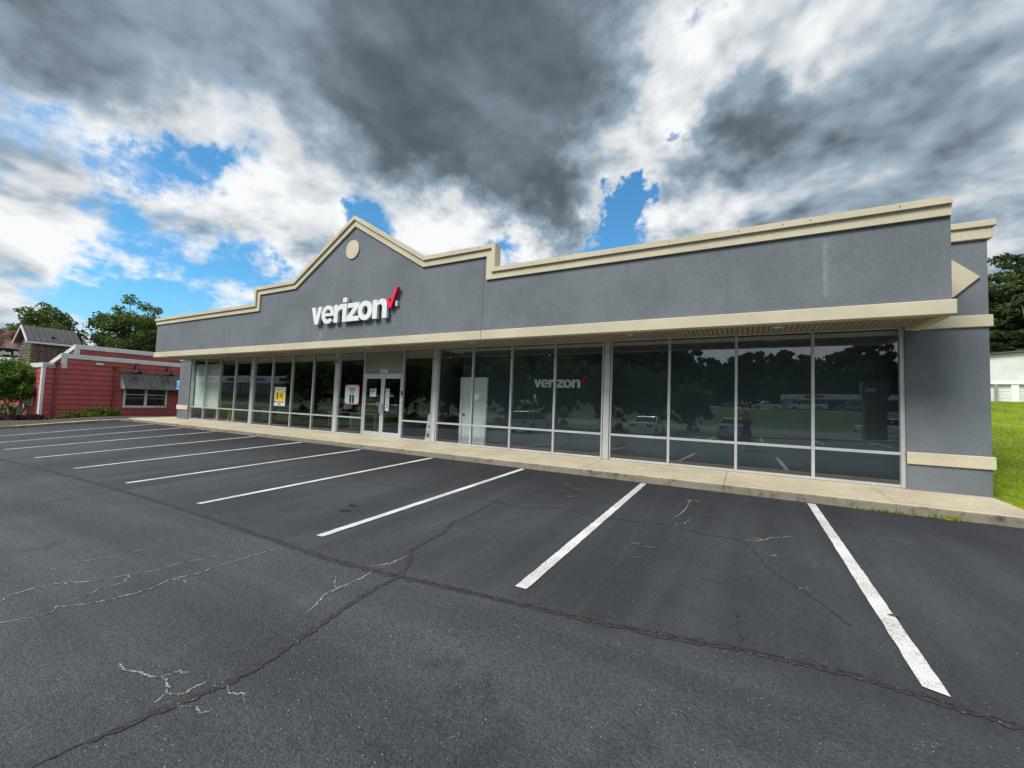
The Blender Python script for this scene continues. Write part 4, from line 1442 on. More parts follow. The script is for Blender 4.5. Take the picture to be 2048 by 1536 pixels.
def boards_y(y, x0, x1, z0, z1, step=0.30):
    n_ = max(1, int(round((z1 - z0) / step)))
    h = (z1 - z0) / n_
    o = None
    for k in range(n_):
        za = z0 + k * h
        if o is None:
            o = MB().hexa([(x0, y - .034, za), (x1, y - .034, za), (x1, y, za), (x0, y, za), (x0, y - .008, za + h - .004), (x1, y - .008, za + h - .004), (x1, y, za + h - .004), (x0, y, za + h - .004)]).build('siding_board', M['redwall'], rest)
        else:
            clone(o, (0, 0, k * h), rest)


MB().poly([[(-48, -.6), (RX, -.6), (RX, 3.2), (-38.7, 2.2), (-48, 2.2)]], lambda u, v, w_: (u, -3.3 + w_, v), 23.3).build('wall', M['redwall'], rest)
MB().box(-37.4, RX, -4.0, -3.302, -0.6, 2.60).build('porch_wall', M['reddark'], rest)
boards(RX, -3.3, 20.0, -0.32, 3.19)
boards(RX, -3.96, -3.302, -0.32, 2.59)
boards_y(-4.0, -37.3, -34.62, -0.40, 2.59)
# white trim
MB().hexa([(-38.8, -3.40, 2.20), (RX - .05, -3.40, 3.20), (RX - .05, -3.25, 3.20), (-38.8, -3.25, 2.20), (-38.8, -3.40, 2.46), (RX - .05, -3.40, 3.46), (RX - .05, -3.25, 3.46), (-38.8, -3.25, 2.46)]).build('rake_trim', M['trimwhite'], rest)
MB().bbox(RX - .048, RX + 0.07, -3.40, 20.0, 3.20, 3.46, .01).build('parapet_trim', M['trimwhite'], rest)
MB().bbox(RX + 0.002, RX + 0.06, -3.36, -3.14, 2.61, 3.198, .008).build('corner_board', M['trimwhite'], rest)
MB().bbox(-37.4, RX + 0.06, -4.08, -3.42, 2.60, 2.86, .01).build('porch_trim', M['trimwhite'], rest)
MB().bbox(-34.74, RX + 0.05, -4.06, -3.94, -0.42, 2.60, .008).build('corner_board', M['trimwhite'], rest)
MB().bbox(-37.45, -37.25, -4.06, -3.99, -0.42, 2.60, .008).build('corner_board', M['trimwhite'], rest)
MB().hexa([(-38.8, -3.36, 2.462), (RX + .04, -3.36, 3.462), (RX + .04, 19.9, 3.462), (-38.8, 19.9, 2.462), (-38.8, -3.36, 2.49), (RX + .04, -3.36, 3.49), (RX + .04, 19.9, 3.49), (-38.8, 19.9, 2.49)]).build('parapet_cap', M['seam'], rest)
MB().box(-37.4, RX + 0.02, -4.05, -3.42, 2.862, 2.89).build('porch_roof', M['seam'], rest)
# porch window facing the street
pw = MB().bbox(-37.1, -35.75, -4.075, -4.036, 0.40, 0.50, .006).bbox(-37.1, -37.0, -4.075, -4.036, 0.502, 1.55, .006).bbox(-35.85, -35.75, -4.075, -4.036, 0.502, 1.55, .006).bbox(-36.48, -36.38, -4.07, -4.036, 0.502, 1.548, .006).bbox(-37.1, -35.75, -4.075, -4.036, 1.552, 1.65, .006).build('window', M['trimwhite'], rest)
MB().box(-36.998, -35.852, -4.046, -4.04, .503, 1.55).build('pane', M['dark_glass'], pw)
# raised rear roof box
MB().poly([[(-46.5, 2.3), (-37.0, 2.3), (-37.0, 3.96), (-41.5, 2.9), (-46.5, 2.9)]], lambda u, v, w_: (u, -2.2 + w_, v), 16.2).build('rear_parapet', M['redwall'], rest)
MB().hexa([(-41.5, -2.27, 2.90), (-37.05, -2.27, 3.965), (-37.05, -2.1, 3.965), (-41.5, -2.1, 2.90), (-41.5, -2.27, 3.17), (-37.05, -2.27, 4.24), (-37.05, -2.1, 4.24), (-41.5, -2.1, 3.17)]).build('rake_trim', M['trimwhite'], rest)
MB().bbox(-37.048, -36.93, -2.27, 14.0, 3.965, 4.24, .01).build('rear_parapet_trim', M['trimwhite'], rest)
MB().bbox(-36.998, -36.93, -2.25, -2.03, 3.47, 3.963, .006).build('corner_board', M['trimwhite'], rest)
MB().hexa([(-41.5, -2.2, 3.172), (-36.98, -2.2, 4.242), (-36.98, 13.9, 4.242), (-41.5, 13.9, 3.172), (-41.5, -2.2, 3.20), (-36.98, -2.2, 4.27), (-36.98, 13.9, 4.27), (-41.5, 13.9, 3.20)]).build('rear_roof', M['seam'], rest)
# rooftop unit
MB().bbox(-44.5, -42.5, 4.6, 7.2, 4.27, 4.75, .03).build('rooftop_unit', M['galv'], rest)
# downspouts with conductor heads
for y in (-3.52, -1.04):
    ds = MB().bbox(RX + .036, RX + .12, y - .055, y + .055, -0.3, 2.72, .008).build('downspout', M['reddark'], rest)
    MB().hexa([(RX + .036, y - .08, 2.72), (RX + .15, y - .08, 2.72), (RX + .15, y + .08, 2.72), (RX + .036, y + .08, 2.72), (RX + .036, y - .14, 2.92), (RX + .20, y - .14, 2.92), (RX + .20, y + .14, 2.92), (RX + .036, y + .14, 2.92)]).build('conductor_head', M['reddark'], ds)
# wall light boxes
MB().bbox(RX + .036, RX + .12, -1.95, -1.62, 2.94, 3.06, .01).build('wall_light', M['trimwhite'], rest)
MB().bbox(RX + .07, RX + .16, -3.95, -3.66, 2.70, 2.78, .01).build('wall_light', M['galv'], rest)
# awning: standing-seam panels with ribs
aw = MB().bbox(RX + .036, RX + .10, -0.82, 3.6, 2.50, 2.68, .006).build('awning', M['seam'], rest)
AY0, AY1 = -0.74, 3.55
npan = 13
for k in range(npan):
    ya, yb = AY0 + (AY1 - AY0) * k / npan, AY0 + (AY1 - AY0) * (k + 1) / npan
    MB().hexa([(RX + .80, ya + .015, 1.60), (RX + .80, yb - .015, 1.60), (RX + .78, yb - .015, 1.575), (RX + .78, ya + .015, 1.575),
               (RX + .115, ya + .015, 2.50), (RX + .115, yb - .015, 2.50), (RX + .10, yb - .015, 2.475), (RX + .10, ya + .015, 2.475)]).build('panel', M['seam'], aw)
    MB().hexa([(RX + .825, ya - .013, 1.60), (RX + .825, ya + .013, 1.60), (RX + .78, ya + .013, 1.57), (RX + .78, ya - .013, 1.57),
               (RX + .14, ya - .013, 2.51), (RX + .14, ya + .013, 2.51), (RX + .10, ya + .013, 2.47), (RX + .10, ya - .013, 2.47)]).build('rib', M['seam'], aw)
MB().add([(RX + .036, AY0 - .02, 2.47), (RX + .78, AY0 - .02, 1.57), (RX + .036, AY0 - .02, 1.57), (RX + .036, AY0 + .02, 2.47), (RX + .78, AY0 + .02, 1.57), (RX + .036, AY0 + .02, 1.57)],
         [(0, 1, 2), (5, 4, 3), (0, 3, 4, 1), (1, 4, 5, 2), (2, 5, 3, 0)]).build('side_cheek', M['trimwhite'], aw)
# double window under it
wn = MB().bbox(RX + .036, RX + .09, -0.58, 1.66, .38, .52, .006).bbox(RX + .036, RX + .09, -0.58, -.47, .522, 1.56, .006).bbox(RX + .036, RX + .09, .46, .60, .522, 1.56, .006) \
    .bbox(RX + .036, RX + .09, 1.55, 1.66, .522, 1.56, .006).bbox(RX + .036, RX + .09, -0.58, 1.66, 1.562, 1.68, .006).build('window', M['trimwhite'], rest)
for ya, yb in ((-.47, .46), (.60, 1.55)):
    MB().box(RX + .045, RX + .05, ya, yb, .523, 1.56).build('pane', M['dark_glass'], wn)
    MB().box(RX + .052, RX + .07, ya, yb, 1.20, 1.245).build('sash_bar', M['trimwhite'], wn)
    MB().box(RX + .039, RX + .043, ya, yb, 1.25, 1.56).build('blind', M['trimwhite'], wn)
    for q in range(1, 5):
        yq = ya + (yb - ya) * q / 5
        MB().box(RX + .053, RX + .065, yq - .012, yq + .012, 1.247, 1.56).build('muntin', M['black'], wn)
# gooseneck lamps
for y in (-0.12, 1.53):
    pts = [(RX + .04, y, 2.80)] + [(RX + .04 + .30 * (1 - cos(radians(t))) * .8, y, 2.80 + .42 * sin(radians(t))) for t in (30, 60, 90, 120, 150)] + [(RX + .56, y, 2.82)]
    gl = MB().tube(pts, .028, 6).build('gooseneck_lamp', M['black'], rest)
    MB().tube([(RX + .56, y, 2.86), (RX + .56, y, 2.76), (RX + .56, y, 2.68), (RX + .56, y, 2.56)], [.045, .10, .20, .25], 14).build('lamp_shade', M['black'], gl, smooth=True)
# stone tower with a metal gable roof
tw = empty('stone_tower', (-43.4, -2.0, 0.0))
tag(tw, 'square stone tower with grey metal gable roof behind the red restaurant', 'tower')
MB().box(-44.8, -42.06, -3.02, -0.96, 0.0, 4.50).build('tower_core', M['mortar'], tw)
rs = random.Random(3)
for face in (0, 1):
    z = 3.05
    while z < 4.42:
        h = rs.uniform(.11, .20)
        h = min(h, 4.46 - z)
        u = -3.02 if face == 0 else -44.8
        end = -0.96 if face == 0 else -42.03
        while u < end - 0.05:
            wd = min(rs.uniform(.16, .42), end - u)
            g = .012
            if face == 0:
                MB().bbox(-42.07, -42.03 + rs.uniform(0, .03), u + g, u + wd - g, z + g, z + h - g, .015).build('stone', M['stone'], tw)
            else:
                MB().bbox(u + g, u + wd - g, -3.05 - rs.uniform(0, .03), -3.01, z + g, z + h - g, .015).build('stone', M['stone'], tw)
            u += wd
        z += h
# gable roof, ridge along y
rf = MB().hexa([(-41.75, -3.30, 4.52), (-41.75, -0.75, 4.52), (-43.4, -0.75, 5.62), (-43.4, -3.30, 5.62), (-41.75, -3.30, 4.58), (-41.75, -0.75, 4.58), (-43.4, -0.75, 5.68), (-43.4, -3.30, 5.68)]) \
    .hexa([(-45.05, -3.30, 4.52), (-45.05, -0.75, 4.52), (-43.405, -0.75, 5.62), (-43.405, -3.30, 5.62), (-45.05, -3.30, 4.58), (-45.05, -0.75, 4.58), (-43.405, -0.75, 5.68), (-43.405, -3.30, 5.68)]).build('tower_roof', M['seam'], tw)
for k in range(10):
    y = -3.28 + 2.5 * k / 9
    MB().hexa([(-41.73, y - .012, 4.585), (-41.73, y + .012, 4.585), (-43.4, y + .012, 5.685), (-43.4, y - .012, 5.685), (-41.71, y - .012, 4.62), (-41.71, y + .012, 4.62), (-43.38, y + .012, 5.72), (-43.38, y - .012, 5.72)]).build('rib', M['seam'], rf)
MB().bbox(-41.78, -41.70, -3.32, -0.73, 4.40, 4.525, .006).build('eave_board', M['trimwhite'], tw)
for s in (-1, 1):
    MB().hexa([(-43.4, -3.36, 5.56), (-43.4, -3.305, 5.56), (-43.4 + s * 1.68, -3.305, 4.42), (-43.4 + s * 1.68, -3.36, 4.42), (-43.4, -3.36, 5.70), (-43.4, -3.305, 5.70), (-43.4 + s * 1.68, -3.305, 4.57), (-43.4 + s * 1.68, -3.36, 4.57)]).build('barge_board', M['trimwhite'], tw)
MB().poly([[(-44.8, 4.5), (-42.06, 4.5), (-43.4, 5.52)]], lambda u, v, w_: (u, -3.0 + w_, v), 0.1).build('gable_wall', M['galv'], tw)
MB().bbox(-42.35, -42.2, -2.15, -1.95, 4.94, 5.0, .01).build('roof_vent', M['black'], tw)
# brown arched sign board with a black street-name band behind the tower
ab = empty('arched_sign', (-50.0, -3.2, -0.4))
tag(ab, 'arched brown sign board with black lettered band left of the stone tower', 'sign')
arcp = [(-5.6, 4.50)] + [(-5.6 + 4.2 * k / 16, 5.35 + .50 * sin(pi * (.12 + .76 * k / 16))) for k in range(17)] + [(-1.4, 4.50)]
MB().poly([arcp], lambda u, v, w_: (-50.0 - w_, u, v), 0.35).build('picture_panel', pmat('rusty_picture_print', (0.20, 0.105, 0.08), 0.7, 0.75, 1.4, 0.3, 9, tint=(0.42, 0.27, 0.20), world=True), ab)
MB().bbox(-50.3, -49.95, -5.65, -1.35, 4.38, 4.52, .02).build('rim', M['galv'], ab)
MB().bbox(-50.25, -50.0, -5.6, -1.4, 3.72, 4.378, .01).build('name_band', M['black'], ab)
text('Douglas Bl', .42, M['sign_white'], ab, (-49.985, -2.02, 3.92), bold=0.018, align='RIGHT', rot=(pi / 2, 0, pi / 2))
for y in (-5.0, -2.0):
    MB().box(-50.2, -50.05, y - .08, y + .08, -0.6, 3.72).build('post', M['galv'], ab)

# accessible-parking sign by the left pilaster
hc = empty('parking_sign', (-29.05, 0.1, -0.05))
tag(hc, 'small blue accessible-parking sign on a post beside the left pilaster', 'sign')
MB().box(-28.90, -28.85, 0.10, 0.14, -0.3, 2.18).build('post', M['black'], hc)
MB().bbox(-29.15, -28.60, 0.06, 0.085, 1.62, 2.16, .006).build('sign_face', M['blue_sign'], hc)
MB().box(-29.07, -28.68, 0.050, 0.058, 1.66, 1.70).box(-29.07, -28.68, 0.050, 0.058, 2.08, 2.12).build('border', M['sign_white'], hc)
MB().tube([(-28.87, 0.058, 2.02), (-28.87, 0.05, 2.02)], .035, 12).box(-28.90, -28.86, .051, .058, 1.86, 1.98).box(-28.90, -28.77, .051, .058, 1.83, 1.858).build('symbol', M['sign_white'], hc)
# red iron railing
rl = empty('railing', (-33.2, 1.6, -0.25))
tag(rl, 'low dark red iron railing at the restaurant corner', 'railing')
for k in range(9):
    MB().box(-33.4, -33.37, .75 + .2 * k, .775 + .2 * k, -0.3, .55).build('baluster', M['reddark'], rl)
MB().box(-33.41, -33.36, .70, 2.45, .551, .60).box(-33.405, -33.365, .70, 2.45, -.12, -.08).build('rail', M['reddark'], rl)

# shrubs in the bed
bed_z = lambda x, y: -0.34 if x < -31.5 else -0.2
shrub('boxwood', -32.7, -2.0, bed_z(-32.7, -2.0), .75, .95, .78, M['leaf_bush'], 'rounded bright green boxwood against the red wall', 4200, .05, 3)
shrub('boxwood', -32.9, -3.15, bed_z(-32.9, -3.1), .55, .65, .52, M['leaf_bush'], 'smaller olive boxwood left of the rounded green one', 2200, .045, 4)
for k, (y, ry) in enumerate(((-0.75, .5), (-0.05, .42), (0.65, .45), (1.3, .4))):
    shrub('mound_plant', -32.3, y, bed_z(-32.3, y), .4, ry, .30, M['leaf_brown'], ('brown mound plant nearest the boxwood', 'second brown mound plant from the boxwood', 'third brown mound plant from the boxwood', 'brown mound plant nearest the railing')[k], 1200, .035, 10 + k, 'brown mound plants under the awning')
for k in range(4):
    y = -4.35 - .75 * k
    shrub('barberry', -34.0 - .12 * k, y, bed_z(-34, y), .55, .55, .34, M['leaf_plum'], ('plum-coloured low shrub nearest the white corner board', 'second plum-coloured shrub from the corner board', 'third plum-coloured shrub from the corner board', 'plum-coloured shrub at the left picture edge')[k], 1500, .04, 20 + k, 'low plum shrubs')
for k in range(3):
    y = -3.6 - .9 * k
    shrub('hedge_plant', -38.6 - .2 * k, y, bed_z(-38, y), .7, .7, .75, M['leaf_oak'], ('green hedge plant beside the porch window', 'green hedge plant behind the myrtle trunks', 'green hedge plant left of the myrtle trunks')[k], 1800, .05, 30 + k, 'green hedge plants')
# crepe myrtle
tree('crepe_myrtle', (-36.6, -4.45, -0.42), 3.8, (2.2, 1.4, 1.5, 1.25), 120, 130, .07, .06, M['leaf_myrtle'], M['pale_bark'],
     'small multi-stem crepe myrtle in front of the red restaurant', clump_r=.17, squash=1.7, trunks=3, rsd=5)
# two big trees behind the restaurant
tree('oak_tree', (-62, 2.0, -0.5), 10.0, (6.9, 3.3, 3.1, 3.6), 120, 105, .14, .28, M['leaf_oak'], M['bark'], 'broad shade tree behind the stone tower', rsd=8, clump_r=.16)
tree('oak_tree', (-62, 8.3, -0.5), 12.0, (7.6, 4.3, 4.3, 5.0), 150, 120, .15, .34, M['leaf_oak'], M['bark'], 'taller shade tree behind the red parapet', rsd=9, clump_r=.14)
tree('oak_tree', (-72, 14.5, -0.5), 10.0, (6.0, 5, 4.5, 4.6), 60, 300, .2, .3, M['leaf_dark'], M['bark'], 'darker tree farther back beside the shop roof', rsd=12)

# the restaurant and everything round it stand 45 m off, a little below the lot
for o in list(bpy.data.objects):
    if o.parent is None and o.name.split('.')[0] in ('restaurant_building', 'stone_tower', 'arched_sign', 'railing', 'boxwood', 'mound_plant', 'barberry', 'hedge_plant', 'crepe_myrtle', 'oak_tree'):
        o.location = o.location * 1.304 + Vector((0.0, 3.4545, -0.4387))
        o.scale = (1.304, 1.304, 1.304)

# ------------------------------------------------------------------ right hand side
wb = empty('white_building', (22.0, 24.0, 2.3))
tag(wb, 'plain white masonry building above the lawn', 'building')
# gable-ended volume turned slightly so the roof edge climbs to the right
wb.rotation_euler = (0, 0, 0)
MB().box(9.5, 45, 24.0, 40, 1.8, 3.62).build('lower_wall', M['trimwhite'], wb)
MB().hexa([(9.4, 23.93, 3.78), (45, 23.93, 3.78), (45, 40, 3.78), (9.4, 40, 3.78), (9.4, 23.93, 5.05), (45, 23.93, 8.6), (45, 40, 8.6), (9.4, 40, 5.05)]).build('upper_wall', M['trimwhite'], wb)
MB().bbox(9.3, 45.1, 23.80, 24.0, 3.63, 3.775, .01).build('ledge', M['white'], wb)
MB().hexa([(9.2, 23.7, 5.055), (45, 23.7, 8.605), (45, 40.2, 8.605), (9.2, 40.2, 5.055), (9.2, 23.7, 5.15), (45, 23.7, 8.70), (45, 40.2, 8.70), (9.2, 40.2, 5.15)]).build('roof_edge', M['seam'], wb)
for x in (13.9, 17.6, 21.3, 25.0, 28.7):
    MB().bbox(x - .16, x + .16, 23.85, 24.0, 1.8, 3.628, .01).build('pilaster', M['white'], wb)
MB().bbox(13.0, 13.12, 23.70, 23.80, 1.9, 3.63, .01).build('downpipe', M['galv'], wb)
blk = None
for j in range(9):
    for i in range(34):
        x = 9.6 + .95 * i + (.47 if j % 2 else 0)
        if x > 30:
            continue
        z = 1.82 + .2 * j
        if blk is None:
            blk = MB().bbox(0, .93, -.025, 0, 0, .188, .008).build('block', M['trimwhite'], wb, org=(0, 0, 0))
            blk.location = Vector((x, 24.0, z)) - ORG[wb]
        else:
            clone(blk, Vector((x, 24.0, z)) - ORG[wb], wb)

PINES = [(21.5, 48, 18.0, 2), (25.0, 50, 18.5, 3), (28.5, 47, 17.5, 4), (19.0, 55, 17.0, 6), (32.5, 52, 19.0, 7), (23.5, 44, 12.0, 9)]
PL = ['tall pine just right of the shop wall', 'tall pine at the right picture edge', 'tall pine beyond the right picture edge', 'pine farther back behind the shop wall', 'tallest pine beyond the white building', 'shorter pine close behind the white building']
for k, (x, y, h, s) in enumerate(PINES):
    tree('pine_tree', (x, y, 1.6), h, (h * .56, 3.6, 3.6, h * .44), 130, 120, .20, .28, M['leaf_pine'] if k % 2 == 0 else M['leaf_dark'], M['bark'], PL[k], group='pines behind the white building', rsd=40 + s, clump_r=.13, squash=.5)

# lawn grass
def grass(name, xs, ys, n, h, mat, label):
    global rng
    rng = np.random.default_rng(77)
    x = rng.uniform(xs[0], xs[1], n)
    y = ys[0] + (ys[1] - ys[0]) * rng.random(n) ** 1.5
    z = np.array([gfull(float(a), float(b)) for a, b in zip(x, y)]) + h * 0.4
    o = quad_cloud(name, np.stack([x, y, z], 1), h * (0.6 + .8 * rng.random(n)), mat, None, (0, 0, 0), aspect=.12, up=((0, 0, 1), .62))
    tag(o, label, 'grass', kind='stuff')
    return o


grass('lawn_grass', (4.13, 13.0), (-1.66, 20.0), 90000, .05, M['blade'], 'bright green mown grass on the slope right of the shop')


def tuft(name, x, y, z, n, h, mat, label, group=None, spread=.05, cat='weed'):
    global rng
    rng = np.random.default_rng(int(abs(x * 100) + abs(y * 10)))
    px = x + rng.normal(size=n) * spread
    py = y + rng.normal(size=n) * spread * .5
    pz = np.full(n, z) + h * .45
    o = quad_cloud(name, np.stack([px, py, pz], 1), h * (.5 + .6 * rng.random(n)), mat, None, (x, y, z), aspect=.16, up=((0, 0, 1), .55))
    tag(o, label, cat, group)
    return o


M['weed'] = leaf('weed_leaf', (0.13, 0.16, 0.02), (0.36, 0.36, 0.06), .3)
for x, y, n, h, lab in ((-0.91, -3.12, 26, .035, 'yellow-green weed in the crack near the kerb between last two lines'), (-0.83, -3.02, 14, .03, 'small weed just behind the yellow-green crack weed'),
                        (0.17, -4.90, 14, .03, 'small weed at the crack fork left of the last line'), (0.45, -6.38, 12, .028, 'straw-coloured weed in the long thin crack'), (0.29, -5.5, 12, .03, 'tiny weed between crack fork and straw weed')):
    tuft('weed', x, y, gz(x, y), n, h, M['weed'], lab, spread=.03)
for x, n, h, lab in ((2.95, 40, .07, 'largest grass tuft at the foot of the right kerb'), (2.1, 30, .06, 'small grass tuft at the kerb below the right pilaster'), (2.5, 20, .05, 'thin grass tuft between two kerb tufts'), (1.7, 20, .05, 'grass sprig at the kerb by the last line')):
    tuft('grass_tuft', x, -1.86, gz(x, -1.86), n, h, M['blade'], lab, spread=.10, cat='grass tuft')
# dead leaf and litter
lf = MB().add([(-.05, 0, 0), (0, .025, .012), (.05, .004, .004), (0, -.022, .010)], [(0, 1, 2, 3)]).build('fallen_leaf', M['leaf_brown'], None, org=(0, 0, 0))
lf.location = (1.12, -6.62, gz(1.12, -6.62) + .012)
tag(lf, 'small dead leaf lying on the rightmost painted line', 'leaf')


# ================================================================== behind the photographer (seen in the glass)
def paint(name, col):
    return pmat(name, col, 0.28, 0.03, 0.5, 0.01, 60, spec=0.6, coat=0.5)


M['car_silver'] = paint('silver_paint', (0.42, 0.44, 0.45))
M['car_white'] = paint('white_car_paint', (0.72, 0.73, 0.73))
M['car_grey'] = paint('grey_car_paint', (0.20, 0.21, 0.23))
M['tyre'] = pmat('tyre_rubber', (0.018, 0.018, 0.018), 0.85)
M['rim'] = pmat('alloy_rim', (0.42, 0.43, 0.44), 0.35, metal=0.7)
M['lamp_red'] = pmat('tail_lamp', (0.42, 0.01, 0.012), 0.25)
M['lamp_clear'] = pmat('head_lamp', (0.62, 0.64, 0.66), 0.15)
M['car_glass'] = pmat('tinted_car_glass', (0.02, 0.024, 0.026), 0.06, 0.05, 1.0, 0.01)
M['trim'] = pmat('black_car_trim', (0.02, 0.02, 0.02), 0.6)

# stations along the car from rear (0) to front (1): (t, z belt, half width factor, z roof or None)
BODIES = {
    'sedan': dict(L=4.75, W=1.84, zb=.22, st=[(0.0, .80, .86, None), (.02, 1.00, .92, None), (.16, 1.05, .97, None), (.30, .98, 1.0, 1.38), (.42, .97, 1.0, 1.45), (.55, .97, 1.0, 1.44), (.70, .97, 1.0, None), (.86, .90, .97, None), (.97, .75, .90, None), (1.0, .62, .84, None)], roof=(.27, .40, .56, .72), wh=.33, ax=(.20, .80)),
    'suv': dict(L=4.65, W=1.88, zb=.28, st=[(0.0, .85, .88, None), (.02, 1.08, .95, None), (.06, 1.10, .98, 1.60), (.30, 1.08, 1.0, 1.70), (.50, 1.06, 1.0, 1.69), (.62, 1.05, 1.0, None), (.72, 1.04, 1.0, None), (.86, .99, .97, None), (.97, .84, .90, None), (1.0, .68, .84, None)], roof=(.02, .10, .52, .70), wh=.36, ax=(.19, .80)),
    'van': dict(L=5.6, W=2.0, zb=.30, st=[(0.0, .9, .95, None), (.01, 1.15, .98, None), (.04, 1.15, 1.0, 1.98), (.40, 1.15, 1.0, 2.02), (.66, 1.13, 1.0, 2.0), (.76, 1.12, 1.0, None), (.88, 1.05, .97, None), (.98, .88, .92, None), (1.0, .72, .88, None)], roof=(.012, .04, .68, .80), wh=.37, ax=(.20, .82)),
    'pickup': dict(L=5.8, W=1.98, zb=.42, st=[(0.0, 1.12, .96, None), (.01, 1.16, .98, None), (.38, 1.16, 1.0, None), (.40, 1.20, 1.0, 1.80), (.62, 1.20, 1.0, 1.86), (.66, 1.19, 1.0, None), (.74, 1.18, 1.0, None), (.90, 1.13, .98, None), (.98, 1.02, .94, None), (1.0, .80, .90, None)], roof=(.375, .41, .63, .74), wh=.41, ax=(.20, .81)),
}


def car(name, kind, loc, heading, mat, label, group=None, cat='car'):
    """heading: angle of the car's nose about z, 0 = towards +y"""
    B = BODIES[kind]
    L, W, zb = B['L'], B['W'] / 2, B['zb']
    o = empty(name, (0, 0, 0))
    tag(o, label, cat, group)
    mb = MB()
    secs = []
    for t, zbelt, wf, zr in B['st']:
        y = (t - .5) * L
        w_ = W * wf
        secs.append([(-w_ * .94, y, zb), (-w_, y, zb + .22), (-w_, y, zbelt - .14), (-w_ * .95, y, zbelt), (w_ * .95, y, zbelt), (w_, y, zbelt - .14), (w_, y, zb + .22), (w_ * .94, y, zb)])
    m = 8
    vs = [p for s in secs for p in s]
    fs = []
    for i in range(len(secs) - 1):
        for k in range(m):
            fs.append((i * m + k, i * m + (k + 1) % m, (i + 1) * m + (k + 1) % m, (i + 1) * m + k))
    fs += [tuple(range(m)), tuple((len(secs) - 1) * m + k for k in reversed(range(m)))]
    mb.add(vs, fs)
    mb.build('body', mat, o, smooth=False)
    # greenhouse: base ring at belt, roof ring
    r0, r1, r2_, r3 = [(q - .5) * L for q in B['roof']]
    zr = max(s[3] for s in B['st'] if s[3])
    zbt = max(s[1] for s in B['st'] if B['roof'][0] <= s[0] <= B['roof'][3]) - .03
    bw, tw_ = W * .93, W * .74
    base = [(-bw, r0, zbt), (bw, r0, zbt), (bw, r3, zbt), (-bw, r3, zbt)]
    top = [(-tw_, r1, zr - .05), (tw_, r1, zr - .05), (tw_, r2_, zr - .05), (-tw_, r2_, zr - .05)]
    MB().hexa(base + top).build('cabin_glass', M['car_glass'], o)
    MB().hexa([(-tw_ - .02, r1 - .03, zr - .055), (tw_ + .02, r1 - .03, zr - .055), (tw_ + .02, r2_ + .03, zr - .055), (-tw_ - .02, r2_ + .03, zr - .055),
               (-tw_ * .86, r1 + .12, zr), (tw_ * .86, r1 + .12, zr), (tw_ * .86, r2_ - .15, zr), (-tw_ * .86, r2_ - .15, zr)]).build('roof', mat, o)
    # pillars
    n_p = 2 if kind == 'pickup' else (5 if kind == 'van' else 3)
    for s in (-1, 1):
        for q in range(n_p + 1):
            f = q / n_p
            yb, yt = r0 + (r3 - r0) * f, r1 + (r2_ - r1) * f
            e = .035
            MB().hexa([(s * (bw + .004) - .02, yb - e, zbt), (s * (bw + .004) + .02, yb - e, zbt), (s * (bw + .004) + .02, yb + e, zbt), (s * (bw + .004) - .02, yb + e, zbt),
                       (s * (tw_ + .004) - .02, yt - e, zr - .05), (s * (tw_ + .004) + .02, yt - e, zr - .05), (s * (tw_ + .004) + .02, yt + e, zr - .05), (s * (tw_ + .004) - .02, yt + e, zr - .05)]).build('pillar', mat, o)
    # wheels
    R_ = B['wh']
    for t in B['ax']:
        for s in (-1, 1):
            y = (t - .5) * L
            x = s * (W - .12)
            MB().tube([(s * (W - .30), y, R_), (s * (W + .004), y, R_)], R_ + .07, 20).build('wheel_arch', M['trim'], o)
            wl_ = MB().tube([(x - s * .1, y, R_), (x + s * .125, y, R_), (x + s * .135, y, R_)], [R_, R_, R_ * .9], 20).build('wheel', M['tyre'], o)
            MB().tube([(x + s * .12, y, R_), (x + s * .142, y, R_)], [R_ * .66, R_ * .6], 14).build('rim', M['rim'], wl_)
    zt = B['st'][1][1] - .12
    yr, yf = -.5 * L, .5 * L
    for s in (-1, 1):
        MB().bbox(s * W * .62 - .22, s * W * .62 + .22, yr - .012, yr + .16, zt - .16, zt + .02, .02).build('tail_lamp', M['lamp_red'], o)
        MB().bbox(s * W * .60 - .20, s * W * .60 + .20, yf - .22, yf - .03, B['st'][-2][1] - .20, B['st'][-2][1] - .06, .02).build('headlight', M['lamp_clear'], o)
        MB().bbox(s * (W + .09) - .09, s * (W + .09) + .09, r3 - .30, r3 - .18, zbt + .02, zbt + .16, .02).build('mirror', mat, o)
    MB().bbox(-W * .88, W * .88, yr - .05, yr + .12, zb + .05, zb + .34, .03).build('rear_bumper', mat, o)
    MB().bbox(-W * .86, W * .86, yf - .12, yf + .05, zb + .02, zb + .28, .03).build('front_bumper', mat if kind != 'pickup' else M['trim'], o)
    MB().bbox(-.28, .28, yr - .062, yr - .052, zb + .36, zb + .50, .004).build('licence_plate', M['paper'], o)
    MB().bbox(-W * .5, W * .5, yf - .03, yf + .02, zb + .32, zb + .48, .01).build('grille', M['trim'], o)
    o.location = loc
    o.rotation_euler = (0, 0, heading)
    return o


def on_lot(x, y):
    return (x, y, gz(x, y) + .004)


def on_road(x, y, dz=0.03):
    return (x, y, gfull(x, y) + dz)


